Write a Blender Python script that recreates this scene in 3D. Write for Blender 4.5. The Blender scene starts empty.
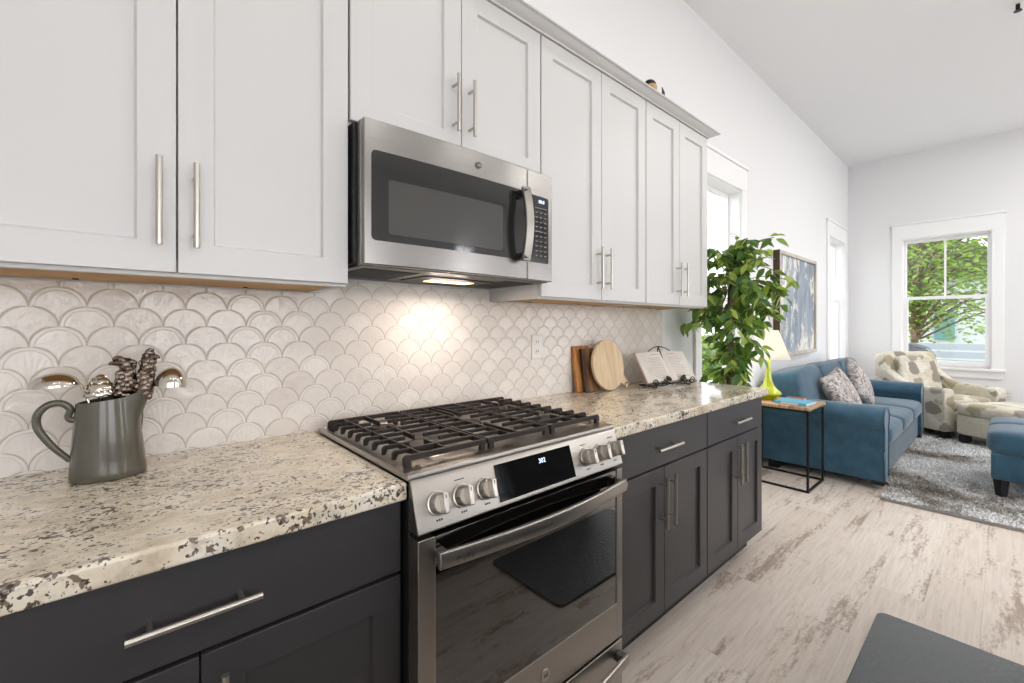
import bpy, bmesh, math, random
from mathutils import Vector, Matrix, Euler
random.seed(7)
sc = bpy.context.scene
PI = math.pi
R = math.radians

# ------------------------------------------------------------ camera, sky, light, exposure
cam_d = bpy.data.cameras.new('camera'); cam = bpy.data.objects.new('camera', cam_d)
sc.collection.objects.link(cam); sc.camera = cam
FPX = 435.0
cam_d.sensor_width = 36; cam_d.lens = 36*FPX/1024
cam_d.shift_y = -15/1024; cam_d.clip_start = .02
TH = math.atan(494/FPX)
cam.location = (0, -1.528, 1.261)
cam.rotation_euler = (PI/2, 0, TH-PI/2)

sc.view_settings.view_transform = 'Standard'; sc.view_settings.look = 'None'
sc.view_settings.gamma = 1; sc.view_settings.use_curve_mapping = False
sc.view_settings.exposure = -0.2

w = bpy.data.worlds.new('sky'); sc.world = w; w.use_nodes = True
bg = w.node_tree.nodes['Background']
bg.inputs[0].default_value = (.95, .965, 1, 1); bg.inputs[1].default_value = 4.2

def area(name, loc, rot, sx, sy, power, col=(1, 1, 1), portal=False, spread=None):
    l = bpy.data.lights.new(name, 'AREA'); l.shape = 'RECTANGLE'; l.size = sx; l.size_y = sy
    l.energy = power; l.color = col
    if portal: l.cycles.is_portal = True
    if spread: l.spread = spread
    o = bpy.data.objects.new(name, l); sc.collection.objects.link(o)
    o.location = loc; o.rotation_euler = rot
    return o
XF = 7.9      # far wall
YF = -5.5     # wall behind the camera
XL = -2.6
ZC = 3.6
WIN_Y0 = [(3.23, 3.99), (6.83, 7.61)]            # windows in the kitchen wall (x ranges)
WZ = (.74, 2.44)
WIN_F = (-1.415, -.590)                             # window in the far wall (y range)
BACKWIN = [(-2.2, -.4), (.1, 1.9), (4.0, 4.6), (6.85, 7.7)]    # unseen windows behind the camera, placed for the light
for a, b in WIN_Y0: area('window_portal', ((a+b)/2, .17, 1.59), (R(-90), 0, 0), b-a, 1.7, 1, portal=True)
area('window_portal', (XF+.17, -1.0, 1.59), (0, R(90), 0), 1.7, .8, 1, portal=True)
for a, b in BACKWIN:
    # fill lamps added outside the unseen rear windows, standing in for daylight
    area('daylight_window', ((a+b)/2, YF-.25, 1.5), (R(90), 0, 0), b-a, 2.4, 30 if a < 0 else 42, (.93, .95, 1))
for x, y in [(-.2, -1.2), (1.4, -1.2), (3.0, -1.2), (-.2, -3.6), (1.4, -3.6), (3.0, -3.6), (4.8, -2.3), (6.4, -2.3), (4.8, -3.8), (6.4, -3.8)]:  # ceiling lamps added as fill to brighten the room
    a_ = area('downlight_glow', (x, y, ZC-.03), (0, 0, 0), .16, .16, (3.5 if y == -1.2 else 9) if x < 4 else 20, (1, .98, .96)); a_.data.shape = 'DISK'

# ------------------------------------------------------------ materials
def L(c):
    r = []
    for v in c:
        v /= 255
        r.append(v/12.92 if v <= .04045 else ((v+.055)/1.055)**2.4)
    return (*r, 1)
class NT:
    def __init__(s, name):
        s.m = bpy.data.materials.new(name); s.m.use_nodes = True
        s.t = s.m.node_tree; s.b = s.t.nodes['Principled BSDF']
    def n(s, typ, **kw):
        o = s.t.nodes.new(typ)
        for k, v in kw.items(): setattr(o, k, v)
        return o
    def k(s, a, b): s.t.links.new(a, b)
    def setin(s, sock, v):
        if hasattr(v, 'is_output'): s.k(v, sock)
        else: sock.default_value = v
    def math(s, op, a, b=0, c=None):
        o = s.n('ShaderNodeMath', operation=op)
        s.setin(o.inputs[0], a); s.setin(o.inputs[1], b)
        if c is not None: s.setin(o.inputs[2], c)
        return o.outputs[0]
    def pos(s):
        return s.n('ShaderNodeNewGeometry').outputs['Position']
    def obj(s):
        return s.n('ShaderNodeTexCoord').outputs['Object']
    def map(s, vec, sc=(1, 1, 1), loc=(0, 0, 0), rot=(0, 0, 0)):
        o = s.n('ShaderNodeMapping'); s.k(vec, o.inputs[0])
        o.inputs['Scale'].default_value = sc; o.inputs['Location'].default_value = loc; o.inputs['Rotation'].default_value = rot
        return o.outputs[0]
    def noise(s, vec, scale=5, detail=4, rough=.5, dist=0):
        o = s.n('ShaderNodeTexNoise'); s.k(vec, o.inputs['Vector'])
        o.inputs['Scale'].default_value = scale; o.inputs['Detail'].default_value = detail
        o.inputs['Roughness'].default_value = rough; o.inputs['Distortion'].default_value = dist
        return o.outputs['Fac']
    def vor(s, vec, scale=5, feature='F1', out='Distance', rnd=1):
        o = s.n('ShaderNodeTexVoronoi', feature=feature); s.k(vec, o.inputs['Vector'])
        o.inputs['Scale'].default_value = scale; o.inputs['Randomness'].default_value = rnd
        return o.outputs[out]
    def ramp(s, f, stops, interp='LINEAR'):
        o = s.n('ShaderNodeValToRGB'); s.k(f, o.inputs[0]); o.color_ramp.interpolation = interp
        e = o.color_ramp.elements
        while len(e) < len(stops): e.new(.5)
        for q, (p, c) in zip(e, stops):
            q.position = p; q.color = c if not isinstance(c, (int, float)) else (c, c, c, 1)
        return o.outputs[0]
    def mix(s, f, a, b, blend='MIX'):
        o = s.n('ShaderNodeMix', data_type='RGBA', blend_type=blend)
        s.setin(o.inputs[0], f); s.setin(o.inputs[6], a); s.setin(o.inputs[7], b)
        return o.outputs[2]
    def bump(s, h, strength=.3, dist=.01):
        o = s.n('ShaderNodeBump'); s.k(h, o.inputs['Height'])
        o.inputs['Strength'].default_value = strength; o.inputs['Distance'].default_value = dist
        s.k(o.outputs[0], s.b.inputs['Normal'])
    def base(s, v): s.setin(s.b.inputs['Base Color'], v)
    def set(s, **kw):
        for k_, v in kw.items(): s.setin(s.b.inputs[k_.replace('_', ' ')], v)
def plain(name, col, rough=.5, metal=0, bump=None, spec=None, sheen=0, coat=0, var=0):
    t = NT(name); t.base(L(col)); t.set(Roughness=rough, Metallic=metal)
    if spec is not None: t.b.inputs['Specular IOR Level'].default_value = spec
    if sheen: t.b.inputs['Sheen Weight'].default_value = sheen
    if coat: t.b.inputs['Coat Weight'].default_value = coat; t.b.inputs['Coat Roughness'].default_value = .05
    if var:
        n = t.noise(t.obj(), 6, 4)
        t.base(t.mix(t.ramp(n, [(.3, 0), (.7, 1)]), L([max(0, c-var) for c in col]), L([min(255, c+var) for c in col])))
    if bump: t.bump(t.noise(t.obj(), bump[0], 4), bump[1], bump[2] if len(bump) > 2 else .002)
    return t.m
def emit(name, col, s):
    t = NT(name); t.base(L(col)); t.b.inputs['Emission Color'].default_value = L(col); t.b.inputs['Emission Strength'].default_value = s
    return t.m

M = {}
M['white'] = plain('white_cabinet_paint', (213, 212, 211), .38, bump=(60, .03, .001))
M['dark'] = plain('charcoal_cabinet_paint', (62, 61, 63), .40, bump=(80, .04, .001))
M['black'] = plain('matt_black', (18, 18, 18), .5)
M['blackmetal'] = plain('black_iron', (26, 25, 24), .45, .3)
M['trim'] = plain('white_trim_paint', (246, 246, 246), .35)
M['wall'] = plain('warm_white_wall_paint', (236, 236, 237), .8, bump=(90, .05, .001))
M['ceil'] = plain('ceiling_paint', (240, 240, 241), .9)
M['plastic'] = plain('white_plastic', (232, 229, 224), .35)
M['rawwood'] = plain('raw_cabinet_underside', (190, 148, 92), .6, var=14)

def steel(name, col=(168, 163, 157), rough=.33, sc=(4, 4, 400), aniso=.5, bmp=.012):
    t = NT(name); t.base(L(col)); t.set(Metallic=1.0)
    n = t.noise(t.map(t.obj(), sc), 3, 2, .5)
    t.k(t.ramp(n, [(.3, rough-.015), (.7, rough+.015)]), t.b.inputs['Roughness'])
    t.base(t.mix(n, L([c-7 for c in col]), L([c+7 for c in col])))
    return t.m
M['steel'] = steel('brushed_stainless_steel')
M['steelv'] = steel('brushed_stainless_vertical', (162, 158, 152), .33, (400, 400, 4))
M['steelm'] = steel('microwave_stainless_steel', (150, 147, 144), .26)
M['nickel'] = plain('brushed_nickel', (196, 190, 182), .3, 1.0)
M['polished'] = steel('polished_silver', (200, 192, 180), .12, (5, 5, 5), 0)
M['pewter'] = steel('aged_pewter', (120, 108, 98), .25, (5, 5, 5), 0)
M['castiron'] = plain('cast_iron_grate', (48, 41, 37), .5, .25, bump=(300, .2, .001))
M['blackglass'] = plain('black_oven_glass', (14, 12, 11), .03, 0, spec=1.0, coat=1)
for n_ in M['blackglass'].node_tree.nodes:
    if n_.type == 'BSDF_PRINCIPLED': n_.inputs['Coat Roughness'].default_value = 0; n_.inputs['Coat IOR'].default_value = 1.7
M['displayglass'] = plain('black_display_glass', (5, 5, 6), .06, 0, spec=.05)
M['mwglass'] = plain('smoked_microwave_glass', (40, 40, 40), .06, 0, spec=.7)
M['mwmesh'] = plain('microwave_window_mesh', (78, 77, 75), .15, 0, spec=.5)
M['graymetal'] = plain('painted_grey_metal', (95, 94, 92), .4, .5)

# granite
t = NT('speckled_cream_granite'); p = t.map(t.pos(), (1, 1.35, 1), rot=(0, 0, R(18)))
base = t.ramp(t.noise(p, 14, 6, .65), [(.3, L((200, 184, 160))), (.5, L((232, 220, 198))), (.7, L((244, 238, 226)))])
g = t.ramp(t.noise(p, 30, 4, .6), [(.52, 0), (.62, 1)])
c1 = t.mix(t.math('MULTIPLY', g, .5), base, L((186, 176, 160)))
cl = t.noise(p, 7, 3, .6); clo = t.math('MULTIPLY', t.math('SUBTRACT', cl, .5), .5)
sp = t.math('ADD', t.noise(p, 62, 2.2, .5, .2), clo)
dk = t.ramp(sp, [(.612, 0), (.65, 1)])
c2 = t.mix(t.math('MULTIPLY', dk, .85), c1, L((96, 72, 58)))
fd = t.ramp(t.math('ADD', t.noise(t.map(p, (1.2, 1, 1), loc=(3, 1, 2)), 120, 2, .5), clo), [(.62, 0), (.655, 1)])
c2 = t.mix(t.math('MULTIPLY', fd, .9), c2, L((54, 46, 42)))
bl = t.math('ADD', t.noise(p, 4.2, 2, .5), t.math('MULTIPLY', t.noise(p, 46, 4, .7), .32))
bm_ = t.ramp(bl, [(.82, 0), (.86, 1)])
c3 = t.mix(t.math('MULTIPLY', bm_, .8), c2, L((78, 56, 48)))
wf = t.ramp(t.vor(p, 60), [(.05, 1), (.16, 0)])
c4 = t.mix(t.math('MULTIPLY', wf, .2), c3, L((240, 236, 226)))
t.base(c4); t.set(Roughness=.13); t.b.inputs['Specular IOR Level'].default_value = .6
M['granite'] = t.m

# fan (fish scale) tile: geometry of the scales worked out in maths nodes, raised by bump
t = NT('cream_fan_tile')
s_ = t.n('ShaderNodeSeparateXYZ'); t.k(t.pos(), s_.inputs[0]); X, Z = s_.outputs[0], s_.outputs[2]
PT, H_, RR = .0985, .0485, .0492
zk = t.math('DIVIDE', t.math('SUBTRACT', Z, .873), H_)
k0 = t.math('FLOOR', zk); par = t.math('MODULO', k0, 2)
lz = t.math('MULTIPLY', t.math('SUBTRACT', zk, k0), H_)
def cell(parity):
    q = t.math('ADD', t.math('DIVIDE', t.math('ADD', X, 9.978), PT), t.math('MULTIPLY', parity, .5))
    f = t.math('FLOOR', q)
    return f, t.math('MULTIPLY', t.math('SUBTRACT', t.math('SUBTRACT', q, f), .5), PT)
ca, ua = cell(par)
cb, ub = cell(t.math('SUBTRACT', 1, par))
da = t.math('SQRT', t.math('ADD', t.math('MULTIPLY', ua, ua), t.math('MULTIPLY', lz, lz)))
lzb = t.math('SUBTRACT', lz, H_)
db = t.math('SQRT', t.math('ADD', t.math('MULTIPLY', ub, ub), t.math('MULTIPLY', lzb, lzb)))
ins = t.math('LESS_THAN', da, RR)
def sel(a, b):  # ins ? a : b
    return t.math('ADD', t.math('MULTIPLY', ins, a), t.math('MULTIPLY', t.math('SUBTRACT', 1, ins), b))
row = sel(k0, t.math('ADD', k0, 1)); col_ = sel(ca, cb); dd = sel(da, db)
uu = sel(ua, ub); vv = sel(lz, lzb)
grout = t.math('LESS_THAN', t.math('ABSOLUTE', t.math('SUBTRACT', da, RR)), .0010)
cv = t.n('ShaderNodeCombineXYZ'); t.k(row, cv.inputs[0]); t.k(col_, cv.inputs[1])
wn = t.n('ShaderNodeTexWhiteNoise'); t.k(cv.outputs[0], wn.inputs['Vector']); rnd = wn.outputs['Value']
raised = t.math('GREATER_THAN', rnd, .52)
edge = t.n('ShaderNodeMapRange', interpolation_type='SMOOTHSTEP'); t.k(t.math('ABSOLUTE', t.math('SUBTRACT', dd, .0400)), edge.inputs[0])
edge.inputs[1].default_value = 0; edge.inputs[2].default_value = .0024; edge.inputs[3].default_value = 1; edge.inputs[4].default_value = 0
ridge = t.math('MULTIPLY', edge.outputs[0], raised)
ang = t.math('ARCTAN2', uu, t.math('ADD', vv, .06))
wav = t.math('MULTIPLY', t.math('SINE', t.math('MULTIPLY', ang, 42)), t.math('MULTIPLY', t.math('GREATER_THAN', rnd, .8), t.math('LESS_THAN', dd, .036)))
lip = t.n('ShaderNodeMapRange', interpolation_type='SMOOTHSTEP'); t.k(t.math('ABSOLUTE', t.math('SUBTRACT', da, RR)), lip.inputs[0])
lip.inputs[1].default_value = 0; lip.inputs[2].default_value = .0042
hgt = t.math('ADD', lip.outputs[0], t.math('MULTIPLY', ridge, -.55))
hgt = t.math('ADD', hgt, t.math('MULTIPLY', wav, .10))
hgt = t.math('ADD', hgt, t.math('MULTIPLY', t.noise(t.pos(), 30, 3, .55), 1.9))
tc = t.mix(rnd, L((224, 216, 208)), L((237, 231, 224)))
tc = t.mix(t.math('MULTIPLY', ridge, .16), tc, L((176, 160, 140)))
tc = t.mix(t.math('MULTIPLY', t.ramp(t.noise(t.pos(), 30, 3), [(.5, 0), (.75, 1)]), .15), tc, L((212, 203, 190)))
tc = t.mix(grout, tc, L((190, 180, 166)))
t.base(tc); t.setin(t.b.inputs['Roughness'], t.math('ADD', .10, t.math('MULTIPLY', grout, .5)))
t.bump(hgt, .6, .0022)
M['tile'] = t.m

# worn plank floor
t = NT('worn_whitewashed_plank_floor'); P_ = t.pos()
s_ = t.n('ShaderNodeSeparateXYZ'); t.k(P_, s_.inputs[0]); X, Y = s_.outputs[0], s_.outputs[1]
PW, PLN = .18, 1.22
yr = t.math('DIVIDE', t.math('ADD', Y, 20), PW); r_ = t.math('FLOOR', yr); fy = t.math('SUBTRACT', yr, r_)
wn = t.n('ShaderNodeTexWhiteNoise', noise_dimensions='1D'); t.k(r_, wn.inputs['W'])
xr = t.math('ADD', t.math('DIVIDE', t.math('ADD', X, 20), PLN), wn.outputs['Value']); c_ = t.math('FLOOR', xr); fx = t.math('SUBTRACT', xr, c_)
cv = t.n('ShaderNodeCombineXYZ'); t.k(r_, cv.inputs[0]); t.k(c_, cv.inputs[1])
wn2 = t.n('ShaderNodeTexWhiteNoise'); t.k(cv.outputs[0], wn2.inputs['Vector']); pr = wn2.outputs['Value']
of = t.n('ShaderNodeVectorMath', operation='ADD'); t.k(P_, of.inputs[0])
sc_ = t.n('ShaderNodeVectorMath', operation='SCALE'); t.k(wn2.outputs['Color'], sc_.inputs[0]); sc_.inputs['Scale'].default_value = 7
t.k(sc_.outputs[0], of.inputs[1]); V = of.outputs[0]
grain = t.noise(t.map(V, (1.6, 26, 1)), 3, 6, .65, .3)
blot = t.noise(t.map(V, (.62, 4.6, 1)), 2.1, 3, .6, .2)
fine = t.noise(t.map(V, (9, 30, 1)), 2.5, 5, .75)
b0 = t.mix(pr, L((226, 213, 201)), L((240, 229, 219)))
b1 = t.mix(t.math('MULTIPLY', t.ramp(grain, [(.42, 0), (.72, 1)]), .45), b0, L((190, 172, 154)))
wear = t.math('ADD', blot, t.math('MULTIPLY', t.math('SUBTRACT', fine, .5), .55))
wm = t.ramp(wear, [(.55, 0), (.66, 1)])
b2 = t.mix(t.math('MULTIPLY', wm, t.math('ADD', .35, t.math('MULTIPLY', grain, .6))), b1, L((140, 110, 88)))
b2 = t.mix(t.math('MULTIPLY', t.ramp(t.noise(t.map(V, (1.6, 7, 1)), 3, 5, .7, .1), [(.58, 0), (.70, 1)]), .35), b2, L((160, 138, 120)))
seam = t.math('MAXIMUM', t.math('LESS_THAN', fy, .010), t.math('LESS_THAN', fx, .0016))
b3 = t.mix(t.math('MULTIPLY', seam, .22), b2, L((140, 120, 104)))
t.base(b3); t.setin(t.b.inputs['Roughness'], t.math('ADD', .38, t.math('MULTIPLY', grain, .15)))
t.bump(t.math('SUBTRACT', t.math('ADD', t.math('MULTIPLY', grain, .3), t.math('MULTIPLY', wm, -.4)), seam), .25, .0015)
M['floor'] = t.m

# fabrics
def fabric(name, a, b, sc=700, sheen=.4, nsc=9):
    t = NT(name); o = t.obj()
    n = t.noise(o, nsc, 4, .6)
    t.base(t.mix(t.ramp(n, [(.3, 0), (.7, 1)]), L(a), L(b)))
    t.set(Roughness=.9); t.b.inputs['Sheen Weight'].default_value = sheen
    t.bump(t.math('ADD', t.noise(o, sc, 2), t.math('MULTIPLY', t.noise(o, 12, 3), 3)), .25, .002)
    return t.m
M['blue'] = fabric('blue_microfibre', (38, 74, 96), (56, 98, 120))
M['bluepipe'] = fabric('blue_piping', (34, 74, 98), (46, 88, 112))
t = NT('leaf_print_upholstery'); o = t.obj()
vn = t.n('ShaderNodeTexNoise'); t.k(o, vn.inputs['Vector']); vn.inputs['Scale'].default_value = 7
dv = t.n('ShaderNodeVectorMath', operation='MULTIPLY_ADD'); t.k(vn.outputs['Color'], dv.inputs[0]); dv.inputs[1].default_value = (.12, .12, .12); t.k(o, dv.inputs[2])
vv_ = t.n('ShaderNodeTexVoronoi'); t.k(dv.outputs[0], vv_.inputs['Vector']); vv_.inputs['Scale'].default_value = 6.5
hs = t.n('ShaderNodeSeparateColor'); t.k(vv_.outputs['Color'], hs.inputs[0])
cc = t.ramp(hs.outputs[0], [(0, L((206, 198, 178))), (.22, L((160, 148, 118))), (.42, L((226, 222, 212))), (.55, L((132, 124, 112))), (.72, L((190, 178, 140))), (.86, L((150, 142, 128)))], 'CONSTANT')
lf = t.ramp(vv_.outputs['Distance'], [(.50, 1), (.60, 0)])
ve = t.noise(t.map(o, (1, 1, 5)), 20, 3)
cc2 = t.mix(t.math('MULTIPLY', lf, .9), L((214, 208, 192)), cc)
cc3 = t.mix(t.math('MULTIPLY', t.ramp(ve, [(.45, 0), (.7, 1)]), .3), cc2, L((150, 140, 118)))
t.base(cc3); t.set(Roughness=.9); t.b.inputs['Sheen Weight'].default_value = .2
t.bump(t.noise(o, 500, 2), .2, .002); M['print'] = t.m
t = NT('mottled_grey_cushion_cloth'); o = t.obj()
n = t.noise(o, 26, 5, .7, 1.5)
t.base(t.ramp(n, [(.38, L((96, 88, 86))), (.48, L((170, 162, 158))), (.6, L((216, 210, 204)))]))
t.set(Roughness=.95); t.bump(t.noise(o, 300, 3), .4, .003); M['cushion'] = t.m
t = NT('shaggy_grey_rug_pile'); o = t.pos()
n1 = t.noise(t.map(o, (1.2, 1.0, 1), loc=(.3, .2, 0)), 1.3, 3, .6, .3); n2 = t.noise(o, 60, 3, .7)
f = t.math('ADD', t.math('ADD', .5, t.math('MULTIPLY', t.math('SUBTRACT', n1, .465), 1.7)), t.math('MULTIPLY', t.math('SUBTRACT', n2, .5), .8))
t.base(t.ramp(f, [(.10, L((112, 106, 98))), (.36, L((170, 162, 152))), (.54, L((232, 232, 232))), (.75, L((252, 252, 252)))]))
t.set(Roughness=1.0); M['rug'] = t.m
M['rugback'] = plain('rug_backing_cloth', (150, 148, 144), .95)
t = NT('quilted_rubber_mat'); o = t.pos()
n = t.noise(t.map(o, (1, 1.6, 1)), 70, 3, .6, .6)
t.base(L((106, 109, 112))); t.set(Roughness=.34)
t.bump(t.math('ADD', n, t.vor(o, 60)), .6, .004); M['mat'] = t.m

def wood(name, a, b, c, sc=(2, 30, 30), rough=.5):
    t = NT(name); o = t.obj()
    n = t.noise(t.map(o, sc), 1.6, 5, .6, 1.0)
    t.base(t.ramp(n, [(.3, L(a)), (.5, L(b)), (.72, L(c))])); t.set(Roughness=rough)
    t.bump(n, .1, .001); return t.m
M['tablewood'] = wood('rustic_table_wood', (110, 76, 48), (182, 146, 108), (204, 176, 140), (6, 22, 6))
M['acacia'] = wood('acacia_board_wood', (120, 72, 30), (172, 112, 54), (206, 152, 88), (30, 6, 2))
M['walnut'] = wood('dark_walnut', (40, 28, 20), (70, 48, 34), (92, 66, 46), (30, 6, 2))
M['walnut2'] = wood('medium_walnut', (90, 60, 36), (124, 88, 56), (150, 112, 76), (30, 6, 2))
M['beech'] = wood('pale_beech', (196, 166, 126), (216, 190, 152), (228, 206, 172), (22, 6, 2))
M['bark'] = plain('ficus_bark', (112, 92, 74), .9, bump=(60, .8, .006), var=20)
t = NT('glossy_ficus_leaf'); o = t.pos()
geo = t.n('ShaderNodeNewGeometry').outputs['Random Per Island']
t.base(t.ramp(geo, [(0, L((46, 88, 46))), (.45, L((82, 124, 64))), (.75, L((136, 168, 80))), (.95, L((194, 212, 104)))]))
t.set(Roughness=.38); t.b.inputs['Transmission Weight'].default_value = 0
mxs = t.n('ShaderNodeMixShader'); tr = t.n('ShaderNodeBsdfTranslucent')
t.k(t.ramp(geo, [(0, L((120, 165, 60))), (1, L((205, 222, 100)))]), tr.inputs[0])
out = t.t.nodes['Material Output']; mxs.inputs[0].default_value = .28
t.k(t.b.outputs[0], mxs.inputs[1]); t.k(tr.outputs[0], mxs.inputs[2]); t.k(mxs.outputs[0], out.inputs[0]); M['leaf'] = t.m
t = NT('garden_leaf')
geo = t.n('ShaderNodeNewGeometry').outputs['Random Per Island']
t.base(t.ramp(geo, [(0, L((52, 84, 34))), (.5, L((92, 132, 52))), (1, L((150, 184, 80)))]))
t.set(Roughness=.5); mxs = t.n('ShaderNodeMixShader'); tr = t.n('ShaderNodeBsdfTranslucent')
tr.inputs[0].default_value = L((170, 205, 80)); mxs.inputs[0].default_value = .4
t.k(t.b.outputs[0], mxs.inputs[1]); t.k(tr.outputs[0], mxs.inputs[2]); t.k(mxs.outputs[0], t.t.nodes['Material Output'].inputs[0]); M['gleaf'] = t.m
M['jug'] = plain('olive_grey_glaze', (88, 84, 73), .2, coat=.4, var=5)
t = NT('painting_canvas'); o = t.obj()
n = t.noise(t.map(o, (1, 1, .35)), 5, 5, .65, .8)
sky = t.ramp(n, [(.3, L((110, 122, 138))), (.5, L((150, 160, 172))), (.7, L((178, 184, 190)))])
b = t.noise(t.map(o, (1.5, 1, .8), loc=(.4, 0, .1)), 2.6, 4, .6, .2)
drip = t.noise(t.map(o, (14, 1, 5)), 2.5, 4)
mk = t.ramp(t.math('ADD', b, t.math('MULTIPLY', t.math('SUBTRACT', drip, .5), .45)), [(.54, 0), (.59, 1)])
t.base(t.mix(mk, sky, L((232, 231, 220)))); t.set(Roughness=.7); M['canvas'] = t.m
M['frame'] = wood('weathered_frame_wood', (166, 156, 144), (194, 186, 176), (212, 206, 198), (3, 30, 3))
M['chart'] = plain('chartreuse_ceramic', (172, 182, 14), .12, coat=.7)
t = NT('lamp_shade_linen'); t.base(L((248, 246, 240))); t.set(Roughness=.9)
mxs = t.n('ShaderNodeMixShader'); tr = t.n('ShaderNodeBsdfTranslucent'); tr.inputs[0].default_value = L((252, 248, 238)); mxs.inputs[0].default_value = .5
t.k(t.b.outputs[0], mxs.inputs[1]); t.k(tr.outputs[0], mxs.inputs[2]); t.k(mxs.outputs[0], t.t.nodes['Material Output'].inputs[0]); M['shade'] = t.m
t = NT('window_glass'); mxs = t.n('ShaderNodeMixShader'); mxs.inputs[0].default_value = .06
tr = t.n('ShaderNodeBsdfTransparent'); gl = t.n('ShaderNodeBsdfGlossy'); gl.inputs['Roughness'].default_value = .02
t.k(tr.outputs[0], mxs.inputs[1]); t.k(gl.outputs[0], mxs.inputs[2]); t.k(mxs.outputs[0], t.t.nodes['Material Output'].inputs[0]); M['glass'] = t.m
M['paper'] = plain('book_paper', (222, 214, 206), .7)
M['ink'] = plain('grey_ink', (188, 180, 172), .8)
M['pinkcover'] = plain('faded_book_cover', (196, 160, 146), .6)
M['bookblue'] = plain('turquoise_book_cover', (96, 168, 200), .4)
M['pages'] = plain('book_page_edges', (220, 226, 224), .7)
M['bookbrown'] = plain('brown_book_cover', (150, 88, 48), .5)
M['leather'] = plain('dark_leather_strap', (58, 38, 28), .7)
M['tan'] = plain('tan_figurine', (182, 150, 92), .5, var=25)
M['grass'] = plain('pale_gravel_and_grass', (158, 158, 146), .9, var=20)
M['fence'] = plain('pale_blue_grey_fence', (172, 182, 190), .7)
M['teal'] = plain('teal_siding', (104, 158, 160), .7)
M['siding'] = plain('pale_siding', (214, 222, 226), .7)
M['grillcover'] = plain('charcoal_grill_metal', (84, 90, 94), .45, .3)
M['led'] = emit('white_display_digits', (210, 225, 255), 1.5)
M['keyprint'] = plain('grey_key_printing', (150, 150, 148), .5)
M['warmled'] = emit('warm_cooktop_lamp', (255, 220, 170), 4)
M['can'] = emit('downlight_lens', (255, 250, 240), 4)  # glowing lens of the added fill downlights
M['terracotta'] = plain('grey_planter', (96, 94, 90), .6)
M['soil'] = plain('potting_soil', (50, 38, 28), .95, bump=(40, .8, .01))
M['darkprint'] = plain('black_printing', (40, 38, 38), .6)

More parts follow.
